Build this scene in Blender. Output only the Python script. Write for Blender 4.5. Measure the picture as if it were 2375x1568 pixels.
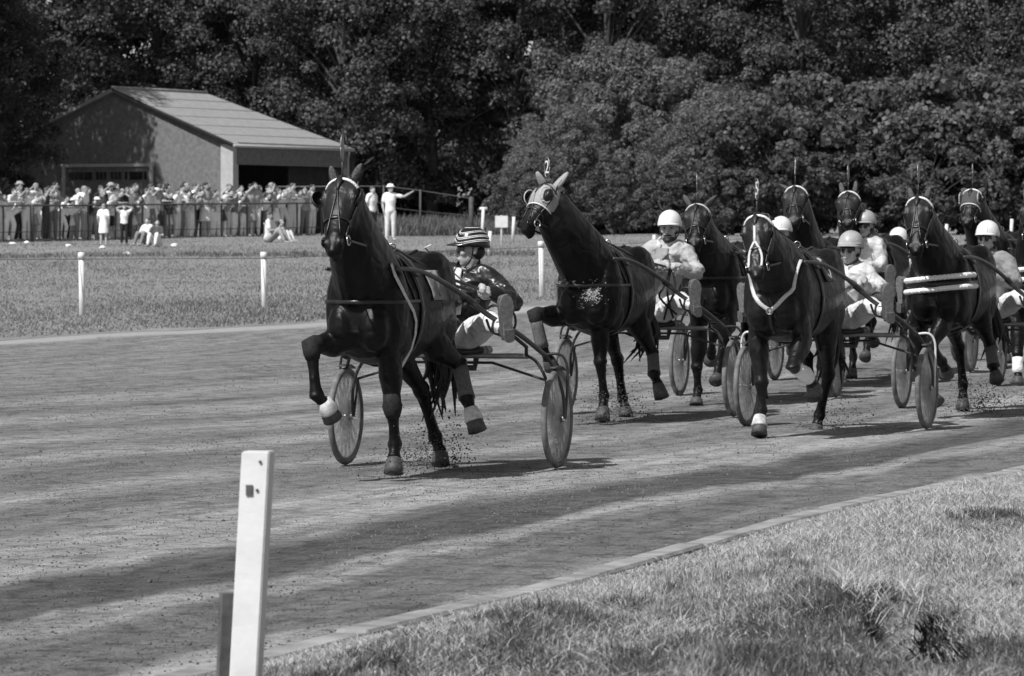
import bpy, bmesh, math, random
import numpy as np
from mathutils import Vector, Matrix
from mathutils.bvhtree import BVHTree

rnd = random.Random(7)
rng = np.random.default_rng(7)
for o in list(bpy.data.objects): bpy.data.objects.remove(o)
SC = bpy.context.scene
COL = SC.collection

# ------------------------------------------------------------------ camera, sky, sun, exposure
HC = 1.62                       # eye height of the photographer above the track
FPX, CX, HY = 10000.0, 1187.5, 555.0   # focal length, centre column and horizon row of a 2375 px wide frame
cam_d = bpy.data.cameras.new("camera"); cam = bpy.data.objects.new("camera", cam_d); COL.objects.link(cam)
cam_d.sensor_width = 36.0; cam_d.lens = 36.0 * FPX / 2375.0
cam.location = (0, 0, HC); cam.rotation_euler = (math.radians(90), 0, 0)
cam_d.shift_y = -(784.0 - HY) / 2375.0
cam_d.clip_start = 0.5; cam_d.clip_end = 3000
cam_d.dof.use_dof = True; cam_d.dof.focus_distance = 27.5; cam_d.dof.aperture_fstop = 11.0
SC.camera = cam

SUN_H = Vector((-0.66, -0.75)).normalized()     # horizontal direction towards the sun: left of and behind the camera
SUN_EL = math.radians(50)
W = bpy.data.worlds.new("World"); SC.world = W; W.use_nodes = True
wn = W.node_tree.nodes; wl = W.node_tree.links; wn.clear()
sky = wn.new("ShaderNodeTexSky"); sky.sky_type = 'NISHITA'; sky.sun_disc = False
sky.sun_elevation = SUN_EL; sky.sun_rotation = math.atan2(SUN_H.x, SUN_H.y)
bw = wn.new("ShaderNodeRGBToBW"); bg = wn.new("ShaderNodeBackground"); wo = wn.new("ShaderNodeOutputWorld")
bg.inputs[1].default_value = 0.085
wl.new(sky.outputs[0], bw.inputs[0]); wl.new(bw.outputs[0], bg.inputs[0]); wl.new(bg.outputs[0], wo.inputs[0])
sun_d = bpy.data.lights.new("sun", 'SUN'); sun_d.energy = 4.2; sun_d.angle = math.radians(0.53)
sun = bpy.data.objects.new("sun", sun_d); COL.objects.link(sun)
sv = Vector((SUN_H.x * math.cos(SUN_EL), SUN_H.y * math.cos(SUN_EL), math.sin(SUN_EL)))
sun.rotation_euler = sv.to_track_quat('Z', 'Y').to_euler(); sun.location = (-20, -20, 40)
SC.view_settings.view_transform = 'Standard'; SC.view_settings.look = 'None'
SC.view_settings.gamma = 1.0; SC.view_settings.use_curve_mapping = False
SC.view_settings.exposure = 0.30
SC.render.engine = 'CYCLES'
SC.cycles.max_bounces = 6; SC.cycles.transparent_max_bounces = 8

# ------------------------------------------------------------------ ground shape and picture geometry
def g(Y):
    Y = np.asarray(Y, dtype=float)
    s = (np.minimum(Y, 400) - 38) / 2.5
    r = 0.016 * 2.5 * np.logaddexp(0, s)
    r = np.minimum(r, 1.75 + 0.002 * np.maximum(Y - 147, 0))
    return r
def gz(Y): return float(g(Y))
def groundY(py):
    lo, hi = 8.0, 147.0
    for _ in range(60):
        m = (lo + hi) / 2
        if HY + (HC - gz(m)) / m * FPX > py: lo = m
        else: hi = m
    return lo
def at(px, py, Y): return Vector(((px - CX) / FPX * Y, Y, HC - (py - HY) / FPX * Y))
def xat(px, Y): return (px - CX) / FPX * Y

# ------------------------------------------------------------------ mesh helpers
def vec(p): return np.array(p, dtype=float)
def nrm(v):
    v = np.asarray(v, float); return v / (np.linalg.norm(v) + 1e-12)
class Geo:
    def __init__(self): self.v = []; self.f = []
    def add(self, vf):
        v, f = vf; o = len(self.v)
        self.v.extend([tuple(map(float, p)) for p in v]); self.f.extend([tuple(i + o for i in q) for q in f]); return self
def tube(P, R, n=12, side=None, cap=0.5, sq=2.0):
    P = [vec(p) for p in P]; m = len(P); V = []; Fc = []
    if not isinstance(R, (list, tuple)) or (len(R) == 2 and m != 2 and not isinstance(R[0], (list, tuple))): R = [R] * m
    T = [nrm(P[min(i + 1, m - 1)] - P[max(i - 1, 0)]) for i in range(m)]
    prev = None
    for i in range(m):
        t = T[i]
        if side is not None:
            s = side[i] if isinstance(side, list) else side
            s = vec(s)
        else:
            s = prev if prev is not None else (vec((0, 0, 1)) if abs(t[2]) < 0.9 else vec((1, 0, 0)))
        s = nrm(s - t * np.dot(s, t)); prev = s
        u = np.cross(t, s); r = R[i]
        rs, ru = (r if isinstance(r, (tuple, list)) else (r, r))
        for k in range(n):
            a = 2 * math.pi * k / n; c, d = math.cos(a), math.sin(a)
            if sq != 2.0:
                c = math.copysign(abs(c) ** (2 / sq), c); d = math.copysign(abs(d) ** (2 / sq), d)
            V.append(P[i] + s * (c * rs) + u * (d * ru))
    for i in range(m - 1):
        for k in range(n):
            a = i * n + k; b = i * n + (k + 1) % n
            Fc.append((a, b, b + n, a + n))
    for e, sg in ((0, -1), (m - 1, 1)):
        r = R[e]; rr = min(r) if isinstance(r, (tuple, list)) else r
        V.append(P[e] + T[e] * sg * rr * cap); ci = len(V) - 1
        for k in range(n):
            a = e * n + k; b = e * n + (k + 1) % n
            Fc.append((b, a, ci) if e == 0 else (a, b, ci))
    return V, Fc
def ell(c, r, ax=None, nu=14, nv=8):
    c = vec(c); A = np.eye(3) if ax is None else np.array([nrm(a) for a in ax])
    V = []; Fc = []
    for j in range(1, nv):
        ph = math.pi * j / nv
        for k in range(nu):
            a = 2 * math.pi * k / nu
            q = vec((math.sin(ph) * math.cos(a) * r[0], math.sin(ph) * math.sin(a) * r[1], math.cos(ph) * r[2]))
            V.append(c + q @ A)
    V.append(c + vec((0, 0, r[2])) @ A); V.append(c - vec((0, 0, r[2])) @ A)
    tp, bt = len(V) - 2, len(V) - 1
    for j in range(nv - 2):
        for k in range(nu):
            a = j * nu + k; b = j * nu + (k + 1) % nu
            Fc.append((a, a + nu, b + nu, b))
    for k in range(nu):
        Fc.append((k, (k + 1) % nu, tp)); a = (nv - 2) * nu
        Fc.append((a + (k + 1) % nu, a + k, bt))
    return V, Fc
def box(c, s, ax=None):
    c = vec(c); A = np.eye(3) if ax is None else np.array([nrm(a) for a in ax])
    V = [c + vec((x * s[0] / 2, y * s[1] / 2, z * s[2] / 2)) @ A for x in (-1, 1) for y in (-1, 1) for z in (-1, 1)]
    return V, [(0, 1, 3, 2), (4, 6, 7, 5), (0, 4, 5, 1), (2, 3, 7, 6), (0, 2, 6, 4), (1, 5, 7, 3)]
def torus(c, axis, R, r, n=40, m=8, sc=(1, 1)):
    axis = nrm(axis); s = nrm(np.cross(axis, (0, 0, 1) if abs(axis[2]) < 0.9 else (1, 0, 0))); u = np.cross(axis, s)
    V = []; Fc = []
    for i in range(n):
        a = 2 * math.pi * i / n; d = s * math.cos(a) * sc[0] + u * math.sin(a) * sc[1]
        for k in range(m):
            b = 2 * math.pi * k / m
            V.append(vec(c) + d * (R + r * math.cos(b)) + axis * (r * math.sin(b)))
    for i in range(n):
        for k in range(m):
            a = i * m + k; b = i * m + (k + 1) % m; c2 = ((i + 1) % n) * m
            Fc.append((a, c2 + k, c2 + (k + 1) % m, b))
    return V, Fc
def ribbon(P, N, w, th=0.004):
    """flat strap of width w along P, lying on a surface with normals N"""
    return tube(P, [(w / 2, th)] * len(P), 8, side=[np.cross(nrm(P[min(i + 1, len(P) - 1)] - P[max(i - 1, 0)]), N[i]) for i in range(len(P))], cap=0.2, sq=3)
def smooth_path(P, n=8):
    P = [vec(p) for p in P]; out = []
    for i in range(len(P) - 1):
        p0, p1, p2, p3 = P[max(i - 1, 0)], P[i], P[i + 1], P[min(i + 2, len(P) - 1)]
        for k in range(n):
            t = k / n
            out.append(0.5 * ((2 * p1) + (p2 - p0) * t + (2 * p0 - 5 * p1 + 4 * p2 - p3) * t * t + (3 * p1 - p0 - 3 * p2 + p3) * t ** 3))
    out.append(P[-1]); return out
def mesh_of(name, geo, smooth=True):
    me = bpy.data.meshes.new(name); me.from_pydata(geo.v, [], geo.f); me.update()
    if smooth: me.polygons.foreach_set("use_smooth", [True] * len(me.polygons))
    return me
def obj(name, data, mat=None, parent=None, smooth=True, **props):
    if isinstance(data, tuple): data = Geo().add(data)
    me = mesh_of(name, data, smooth) if isinstance(data, Geo) else data
    o = bpy.data.objects.new(name, me); COL.objects.link(o)
    if mat is not None and me is not None:
        if not me.materials: me.materials.append(mat)
        else: me.materials[0] = mat
    if parent is not None: o.parent = parent
    for k, v in props.items(): o[k] = v
    return o
def empty(name, mtx=None, **props):
    o = bpy.data.objects.new(name, None); COL.objects.link(o); o.empty_display_size = 0.1
    if mtx is not None: o.matrix_world = mtx
    for k, v in props.items(): o[k] = v
    return o
def fast_mesh(name, V, Q, attrs=None, smooth=False):
    """V (n,3), Q (m,k) numpy"""
    me = bpy.data.meshes.new(name); n, (m, k) = len(V), Q.shape
    me.vertices.add(n); me.vertices.foreach_set("co", np.ascontiguousarray(V, np.float32).ravel())
    me.loops.add(m * k); me.loops.foreach_set("vertex_index", np.ascontiguousarray(Q, np.int32).ravel())
    me.polygons.add(m); me.polygons.foreach_set("loop_start", np.arange(0, m * k, k, dtype=np.int32))
    if smooth: me.polygons.foreach_set("use_smooth", np.ones(m, dtype=bool))
    me.update(calc_edges=True)
    for nm, (typ, data) in (attrs or {}).items():
        at_ = me.attributes.new(nm, typ, 'POINT')
        at_.data.foreach_set('vector' if typ == 'FLOAT_VECTOR' else 'value', np.ascontiguousarray(data, np.float32).ravel())
    return me
def union(geo, voxel=0.012, iters=4, name="body"):
    """one continuous surface from overlapping closed shapes"""
    me = mesh_of("tmp", geo); o = bpy.data.objects.new("tmp", me); COL.objects.link(o)
    m = o.modifiers.new("r", 'REMESH'); m.mode = 'VOXEL'; m.voxel_size = voxel; m.use_smooth_shade = True
    if iters:
        s = o.modifiers.new("s", 'SMOOTH'); s.factor = 0.5; s.iterations = iters
    dg = bpy.context.evaluated_depsgraph_get()
    r = bpy.data.meshes.new_from_object(o.evaluated_get(dg)); r.name = name
    r.polygons.foreach_set("use_smooth", [True] * len(r.polygons))
    r.materials.clear()
    bpy.data.objects.remove(o); bpy.data.meshes.remove(me)
    return r
def vnoise(x, y, seed=0):
    """smooth value noise, numpy"""
    x = np.asarray(x, float); y = np.asarray(y, float)
    xi = np.floor(x).astype(np.int64); yi = np.floor(y).astype(np.int64); fx = x - xi; fy = y - yi
    fx = fx * fx * (3 - 2 * fx); fy = fy * fy * (3 - 2 * fy)
    def h(a, b):
        n = (a * 374761393 + b * 668265263 + seed * 1442695041) & 0x7fffffff
        n = ((n ^ (n >> 13)) * 1274126177) & 0x7fffffff
        return ((n ^ (n >> 16)) & 0xffff) / 65535.0
    return (h(xi, yi) * (1 - fx) + h(xi + 1, yi) * fx) * (1 - fy) + (h(xi, yi + 1) * (1 - fx) + h(xi + 1, yi + 1) * fx) * fy

# ------------------------------------------------------------------ materials (the photograph is black and white: greys only)
def grey(v): return (v, v, v, 1)
def mat(name, base, rough=0.6, var=0.25, scale=30.0, bump=0.0, spec=0.4, metal=0.0, bscale=None, sheen=0.0, detail=6, bdist=0.01, bwarp=0.0):
    m = bpy.data.materials.new(name); m.use_nodes = True; nt = m.node_tree; n = nt.nodes; l = nt.links
    b = n["Principled BSDF"]; b.inputs["Roughness"].default_value = rough; b.inputs["Specular IOR Level"].default_value = spec
    b.inputs["Metallic"].default_value = metal
    if sheen: b.inputs["Sheen Weight"].default_value = sheen; b.inputs["Sheen Roughness"].default_value = 0.4
    tc = n.new("ShaderNodeTexCoord"); nz = n.new("ShaderNodeTexNoise"); nz.inputs["Scale"].default_value = scale; nz.inputs["Detail"].default_value = detail
    l.new(tc.outputs["Object"], nz.inputs["Vector"])
    r = n.new("ShaderNodeMapRange"); r.inputs[1].default_value = 0.3; r.inputs[2].default_value = 0.7
    r.inputs[3].default_value = base * (1 - var); r.inputs[4].default_value = base * (1 + var)
    l.new(nz.outputs[0], r.inputs[0]); l.new(r.outputs[0], b.inputs["Base Color"])
    if bump:
        nb = n.new("ShaderNodeTexNoise"); nb.inputs["Scale"].default_value = bscale or scale; nb.inputs["Detail"].default_value = 5
        l.new(tc.outputs["Object"], nb.inputs["Vector"])
        bp = n.new("ShaderNodeBump"); bp.inputs["Strength"].default_value = bump; bp.inputs["Distance"].default_value = bdist; nb.inputs["Distortion"].default_value = bwarp
        if bwarp: nb.inputs["Detail"].default_value = 1.5
        l.new(nb.outputs[0], bp.inputs["Height"]); l.new(bp.outputs[0], b.inputs["Normal"])
    return m
def coatmat(name, base, face, rough=0.46, spec=0.3):
    m = mat(name, base, rough, 0.4, 12, 0.12, spec, bscale=110); nt = m.node_tree; n = nt.nodes; l = nt.links; b = n["Principled BSDF"]
    tc = n.new("ShaderNodeTexCoord"); sp = n.new("ShaderNodeSeparateXYZ"); l.new(tc.outputs["Object"], sp.inputs[0])
    r = n.new("ShaderNodeMapRange"); r.inputs[1].default_value = 1.62; r.inputs[2].default_value = 1.95; r.inputs[3].default_value = 1.0; r.inputs[4].default_value = face; l.new(sp.outputs[2], r.inputs[0])  # coat lightens towards the head: the sunlit brow is put into the colour
    mz = n.new("ShaderNodeTexNoise"); mz.inputs["Scale"].default_value = 6.5; mz.inputs["Detail"].default_value = 2.0; mz.inputs["Distortion"].default_value = 0.6; l.new(tc.outputs["Object"], mz.inputs[0])
    mb = n.new("ShaderNodeBump"); mb.inputs["Strength"].default_value = 0.7; mb.inputs["Distance"].default_value = 0.04; l.new(mz.outputs[0], mb.inputs["Height"])
    fb = b.inputs["Normal"].links[0].from_node; l.new(mb.outputs[0], fb.inputs["Normal"])
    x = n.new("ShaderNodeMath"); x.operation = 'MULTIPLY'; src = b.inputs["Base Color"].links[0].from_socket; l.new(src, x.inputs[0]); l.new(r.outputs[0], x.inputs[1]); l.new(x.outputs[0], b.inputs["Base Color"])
    return m
def leafmat(name, lo, hi, trans=0.35, rough=0.55, spec=0.35):
    m = bpy.data.materials.new(name); m.use_nodes = True; nt = m.node_tree; n = nt.nodes; l = nt.links
    b = n["Principled BSDF"]; b.inputs["Roughness"].default_value = rough; b.inputs["Specular IOR Level"].default_value = spec
    a = n.new("ShaderNodeAttribute"); a.attribute_name = "tone"
    r = n.new("ShaderNodeMapRange"); r.inputs[3].default_value = lo; r.inputs[4].default_value = hi
    l.new(a.outputs["Fac"], r.inputs[0]); l.new(r.outputs[0], b.inputs["Base Color"])
    t = n.new("ShaderNodeBsdfTranslucent"); l.new(r.outputs[0], t.inputs[0])
    mx = n.new("ShaderNodeMixShader"); mx.inputs[0].default_value = trans
    l.new(b.outputs[0], mx.inputs[1]); l.new(t.outputs[0], mx.inputs[2]); l.new(mx.outputs[0], n["Material Output"].inputs[0])
    return m
M = {}
M['coat_black'] = coatmat('coat_black', 0.0034, 6.0, .42, .20)
M['coat_dark'] = coatmat('coat_dark', 0.0052, 4.5, .44, .20)
M['coat_bay'] = coatmat('coat_bay', 0.0085, 4.0, .40, .24)
M['hoof'] = mat('hoof', 0.06, 0.6, 0.4, 40, 0.2)
M['hair'] = mat('hair', 0.012, 0.5, 0.4, 60, 0.3)
M['leather'] = mat('leather', 0.012, 0.35, 0.3, 40, 0.1, 0.5)
M['strap_pale'] = mat('strap_pale', 0.52, 0.6, 0.15, 50, 0.15)
M['white_cloth'] = mat('white_cloth', 0.66, 0.75, 0.10, 14, 0.9, 0.2, bscale=9, bdist=.05, bwarp=.6)
M['pale_cloth'] = mat('pale_cloth', 0.40, 0.7, 0.10, 9, 0.95, 0.25, bscale=9, bdist=.05, bwarp=.6)
M['grey_cloth'] = mat('grey_cloth', 0.24, 0.8, 0.2, 14, 0.7, 0.2, bscale=8, bdist=.04, bwarp=.8)
M['silk'] = mat('silk', 0.50, 0.45, 0.12, 10, 0.95, 0.35, bscale=8, bdist=.06, bwarp=.6)
M['hood'] = mat('hood', 0.30, 0.85, 0.12, 60, 0.15, 0.2)
M['fleece'] = mat('fleece', 0.75, 0.95, 0.1, 60, 0.9, 0.1, bscale=70)
M['black_leather'] = mat('black_leather', 0.016, 0.34, 0.4, 12, 0.8, 0.5, bscale=8, bdist=.05, bwarp=.8)
M['skin'] = mat('skin', 0.40, 0.5, 0.15, 25, 0.15, 0.4)
M['dark_hair'] = mat('dark_hair', 0.02, 0.6, 0.4, 60, 0.3)
M['glass_dark'] = mat('glass_dark', 0.008, 0.12, 0.1, 5, 0, 0.6)
M['eye'] = mat('eye', 0.006, 0.12, 0.1, 5, 0, 0.6)
M['steel'] = mat('steel', 0.55, 0.3, 0.15, 20, 0.0, 0.5, 1.0)
M['steel_dull'] = mat('steel_dull', 0.25, 0.45, 0.2, 20, 0.0, 0.5, 0.8)
M['wood_shaft'] = mat('wood_shaft', 0.05, 0.38, 0.35, 9, 0.05, 0.5)
M['frame_dark'] = mat('frame_dark', 0.03, 0.4, 0.3, 20, 0.0, 0.5)
M['frame_white'] = mat('frame_white', 0.7, 0.35, 0.08, 20, 0.0, 0.5)
M['tyre'] = mat('tyre', 0.15, 0.7, 0.4, 12, 0.2, 0.3)
M['rubber'] = mat('rubber', 0.10, 0.85, 0.3, 60, 0.4, 0.2)
M['helmet_white'] = mat('helmet_white', 0.68, 0.4, 0.08, 12, 0.0, 0.45)
M['helmet_grey'] = mat('helmet_grey', 0.34, 0.4, 0.15, 12, 0.05, 0.45)
M['helmet_black'] = mat('helmet_black', 0.012, 0.2, 0.2, 12, 0.0, 0.55)
M['post_white'] = mat('post_white', 0.66, 0.6, 0.10, 7, 0.12, 0.3, bscale=40)
M['wood_old'] = mat('wood_old', 0.10, 0.8, 0.45, 14, 0.4)
M['fence_dark'] = mat('fence_dark', 0.07, 0.7, 0.3, 8, 0.2)
M['bark'] = mat('bark', 0.06, 0.9, 0.4, 6, 0.8)
M['leaf_a'] = leafmat('leaf_a', 0.055, 0.165)
M['leaf_b'] = leafmat('leaf_b', 0.105, 0.225)
M['bell'] = mat('bell', .48, .8, .35, 22, .5, .2)
M['lather'] = mat('lather', .34, .8, .3, 60, .3, .2)
M['knee_boot'] = mat('knee_boot', .018, .8, .4, 40, .3, .2)
M['leaf_c'] = leafmat('leaf_c', 0.05, 0.15)
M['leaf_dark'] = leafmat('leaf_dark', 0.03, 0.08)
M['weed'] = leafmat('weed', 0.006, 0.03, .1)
M['ear_lining'] = mat('ear_lining', .10, .9, .3, 60, .3, .1)
M['grass'] = leafmat('grass', 0.10, 0.62, 0.3)
M['grass_far'] = leafmat('grass_far', 0.17, 0.30, 0.3)
M['crumb'] = leafmat('crumb', 0.05, 0.21, 0.0, .95, .1)
def disc_material():
    m = bpy.data.materials.new('disc_plastic'); m.use_nodes = True; n = m.node_tree.nodes; l = m.node_tree.links; b = n["Principled BSDF"]
    b.inputs["Base Color"].default_value = grey(.60); b.inputs["Roughness"].default_value = .45; t = n.new("ShaderNodeBsdfTransparent"); t.inputs[0].default_value = grey(.9)
    tc = n.new("ShaderNodeTexCoord"); z = n.new("ShaderNodeTexNoise"); z.inputs["Scale"].default_value = 9; z.inputs["Detail"].default_value = 6; l.new(tc.outputs["Object"], z.inputs[0])
    r = n.new("ShaderNodeMapRange"); r.inputs[1].default_value = .3; r.inputs[2].default_value = .7; r.inputs[3].default_value = .38; r.inputs[4].default_value = .62; l.new(z.outputs[0], r.inputs[0])
    tr_ = n.new("ShaderNodeBsdfTranslucent"); tr_.inputs[0].default_value = grey(.9); y = n.new("ShaderNodeMixShader"); y.inputs[0].default_value = .6; l.new(b.outputs[0], y.inputs[1]); l.new(tr_.outputs[0], y.inputs[2])
    x = n.new("ShaderNodeMixShader"); l.new(r.outputs[0], x.inputs[0]); l.new(t.outputs[0], x.inputs[1]); l.new(y.outputs[0], x.inputs[2]); l.new(x.outputs[0], n["Material Output"].inputs[0])
    return m
M['disc_plastic'] = disc_material()
M['clod'] = mat('clod', 0.10, 0.95, 0.4, 60, 0.5, 0.1)
M['clod_dust'] = mat('clod_dust', 0.16, 0.95, 0.4, 60, 0.5, 0.1)
# ------------------------------------------------------------------ the setting: track, verges, ground
def interp_curve(C, n):
    C = np.array(C, float); d = np.arange(len(C)); u = np.linspace(0, len(C) - 1, n)
    P = [vec((x, y, 0)) for x, y in C]; S = smooth_path(P, 24); S = np.array(S)[:, :2]
    k = np.linspace(0, len(S) - 1, n)
    return np.stack([np.interp(k, np.arange(len(S)), S[:, 0]), np.interp(k, np.arange(len(S)), S[:, 1])], 1)
EDGE = [(-7.2, -4), (-5.3, 3), (-3.05, 10), (-0.95, 16.4), (0.22, 19.9), (1.79, 25.1), (3.53, 29.7), (7.4, 40.5), (14.6, 60), (23, 82), (34, 108)]
FARE = [(-19, -4), (-18.3, 6), (-17.2, 16), (-15.6, 25), (-14.5, 31), (-12.6, 39), (-10.6, 46), (-6.7, 56.4), (-2.77, 63), (0.3, 70.3), (5.5, 88)]
# equal lengths are not needed: both edges are resampled to one lattice
NU = 420
E = interp_curve(EDGE, NU); Fe = interp_curve(FARE + [(16, 118)], NU)
def lattice(name, A, B, nv, power, attr=True, hfun=None):
    v = np.linspace(0, 1, nv) ** power
    P = A[:, None, :] * (1 - v)[None, :, None] + B[:, None, :] * v[None, :, None]
    X, Y = P[..., 0].ravel(), P[..., 1].ravel(); Z = g(Y)
    if hfun is not None: Z = Z + hfun(X, Y)
    s = np.concatenate([[0], np.cumsum(np.linalg.norm(np.diff(A, axis=0), axis=1))])
    U = np.repeat(s, nv); wd = np.linalg.norm(B - A, axis=1)
    Vv = (wd[:, None] * v[None, :]).ravel()
    i = np.arange(len(A) - 1)[:, None] * nv + np.arange(nv - 1)[None, :]
    Q = np.stack([i, i + 1, i + nv + 1, i + nv], -1).reshape(-1, 4)
    V = np.stack([X, Y, Z], 1)
    a, b, c = V[Q[0, 0]], V[Q[0, 1]], V[Q[0, 2]]
    if np.cross(b - a, c - a)[2] < 0: Q = Q[:, ::-1]
    return fast_mesh(name, V, Q, {'uvm': ('FLOAT_VECTOR', np.stack([U, Vv, (wd[:, None] * (1 - v)[None, :]).ravel()], 1))}, True)

def track_material():
    m = bpy.data.materials.new('track_dirt'); m.use_nodes = True; nt = m.node_tree; n = nt.nodes; l = nt.links
    b = n["Principled BSDF"]; b.inputs["Roughness"].default_value = 0.95; b.inputs["Specular IOR Level"].default_value = 0.12
    a = n.new("ShaderNodeAttribute"); a.attribute_name = 'uvm'
    tc = n.new("ShaderNodeTexCoord")
    def noise(src, scale, det=5, rough=0.6, sx=1.0, sy=1.0):
        mp = n.new("ShaderNodeMapping"); mp.inputs["Scale"].default_value = (sx, sy, 1); l.new(src, mp.inputs[0])
        t = n.new("ShaderNodeTexNoise"); t.inputs["Scale"].default_value = scale; t.inputs["Detail"].default_value = det; t.inputs["Roughness"].default_value = rough
        l.new(mp.outputs[0], t.inputs[0]); return t.outputs[0]
    def math_(op, x, y):
        t = n.new("ShaderNodeMath"); t.operation = op
        for i, q in enumerate((x, y)):
            if isinstance(q, (int, float)): t.inputs[i].default_value = q
            else: l.new(q, t.inputs[i])
        return t.outputs[0]
    def rng_(x, a0, a1, b0, b1):
        t = n.new("ShaderNodeMapRange"); l.new(x, t.inputs[0])
        for i, q in enumerate((a0, a1, b0, b1)): t.inputs[i + 1].default_value = q
        return t.outputs[0]
    # harrowed lanes: damp and dry soil in long strips across the width
    sep = n.new("ShaderNodeSeparateXYZ"); l.new(a.outputs["Vector"], sep.inputs[0])
    wob = noise(a.outputs["Vector"], 1.0, 3, 0.5, 0.10, 0.35)
    v = math_('ADD', sep.outputs[1], rng_(wob, 0.3, 0.7, -0.22, 0.22))
    ramp = n.new("ShaderNodeValToRGB"); l.new(math_('DIVIDE', v, 18.0), ramp.inputs[0])
    cr = ramp.color_ramp; cr.interpolation = 'EASE'
    pts = [(0.0, .32), (0.012, .25), (0.022, .145), (0.060, .14), (0.070, .16), (0.079, .26), (0.092, .24), (0.102, .09), (0.142, .088), (0.155, .15), (0.170, .27), (0.230, .27), (0.25, .19), (0.30, .155), (0.34, .25), (0.38, .165), (0.43, .15), (0.47, .25), (0.52, .155), (0.58, .25), (0.63, .155), (0.70, .25), (0.76, .15), (0.83, .225), (0.90, .165), (1.0, .19)]
    while len(cr.elements) > 1: cr.elements.remove(cr.elements[-1])
    cr.elements[0].position = pts[0][0]; cr.elements[0].color = grey(pts[0][1])
    for p, c in pts[1:]:
        e = cr.elements.new(p); e.color = grey(c)
    streak = noise(a.outputs["Vector"], 1.0, 6, 0.65, 0.28, 3.2)
    streak2 = noise(a.outputs["Vector"], 1.0, 6, 0.7, 0.45, 15)
    grain = noise(tc.outputs["Object"], 46, 8, 0.75)
    col = math_('MULTIPLY', ramp.outputs[0], rng_(streak, 0.3, 0.7, 0.72, 1.28))
    col = math_('MULTIPLY', col, rng_(streak2, 0.3, 0.7, 0.8, 1.2))
    col = math_('MULTIPLY', col, rng_(grain, 0.32, 0.68, 0.5, 1.64))
    pit = noise(tc.outputs["Object"], 3.4, 5, 0.62, 1.0, 1.0); pit2 = noise(tc.outputs["Object"], 9.0, 4, 0.6)
    col = math_('MULTIPLY', col, rng_(pit, 0.37, 0.50, 0.66, 1.05)); col = math_('MULTIPLY', col, rng_(pit2, 0.34, 0.50, 0.68, 1.05))
    edge = rng_(math_('ADD', sep.outputs[2], rng_(streak, 0.3, 0.7, -.25, .25)), 0.75, 1.15, 1.0, 0.0)
    mixc = n.new("ShaderNodeMapRange"); l.new(edge, mixc.inputs[0]); l.new(col, mixc.inputs[3]); l.new(rng_(grain, .3, .7, .29, .40), mixc.inputs[4]); col = mixc.outputs[0]
    l.new(col, b.inputs["Base Color"])
    bp = n.new("ShaderNodeBump"); bp.inputs["Strength"].default_value = 0.9; bp.inputs["Distance"].default_value = 0.02
    h = math_('ADD', math_('ADD', math_('MULTIPLY', grain, 0.8), math_('MULTIPLY', streak2, 0.35)), math_('MULTIPLY', rng_(pit2, .3, .45, 0, 1), 0.8))
    l.new(h, bp.inputs["Height"]); l.new(bp.outputs[0], b.inputs["Normal"])
    return m
def soil_material(name, lo, hi, sc, sc2, bump=0.8):
    m = bpy.data.materials.new(name); m.use_nodes = True; nt = m.node_tree; n = nt.nodes; l = nt.links
    b = n["Principled BSDF"]; b.inputs["Roughness"].default_value = 0.95; b.inputs["Specular IOR Level"].default_value = 0.1
    tc = n.new("ShaderNodeTexCoord"); a = n.new("ShaderNodeTexNoise"); c = n.new("ShaderNodeTexNoise")
    a.inputs["Scale"].default_value = sc; c.inputs["Scale"].default_value = sc2
    for t in (a, c): t.inputs["Detail"].default_value = 8; t.inputs["Roughness"].default_value = 0.7; l.new(tc.outputs["Object"], t.inputs[0])
    x = n.new("ShaderNodeMath"); x.operation = 'MULTIPLY_ADD'; x.inputs[1].default_value = 0.5
    y = n.new("ShaderNodeMath"); y.operation = 'MULTIPLY'; y.inputs[1].default_value = 0.5; l.new(c.outputs[0], y.inputs[0])
    l.new(a.outputs[0], x.inputs[0]); l.new(y.outputs[0], x.inputs[2])
    r = n.new("ShaderNodeMapRange"); r.inputs[1].default_value = 0.36; r.inputs[2].default_value = 0.64; r.inputs[3].default_value = lo; r.inputs[4].default_value = hi
    l.new(x.outputs[0], r.inputs[0]); l.new(r.outputs[0], b.inputs["Base Color"])
    bp = n.new("ShaderNodeBump"); bp.inputs["Strength"].default_value = bump; bp.inputs["Distance"].default_value = 0.03
    l.new(c.outputs[0], bp.inputs["Height"]); l.new(bp.outputs[0], b.inputs["Normal"])
    return m
M['track'] = track_material()
M['soil_near'] = soil_material('soil_near', 0.12, 0.30, 1.2, 30)
M['soil_far'] = soil_material('soil_far', 0.15, 0.30, 0.35, 7.0)
M['soil_base'] = soil_material('soil_base', 0.10, 0.17, 0.1, 3)
def track_h(X, Y): return 0.016 * (vnoise(X * 0.9, Y * 0.5, 3) - 0.5)
obj('race_track', lattice('race_track', E, Fe, 300, 1.0, hfun=track_h), M['track'], kind='structure', label='dark harrowed dirt race track crossing the picture')
tang = np.gradient(E, axis=0); tang /= np.linalg.norm(tang, axis=1)[:, None]
NR = np.stack([tang[:, 1], -tang[:, 0]], 1)          # to the right of the near edge
HOLE = (1.43, 15.25)
def edge_dist(X, Y):
    ex = np.interp(Y, E[:, 1], E[:, 0]); return (X - ex) * 0.945
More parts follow.
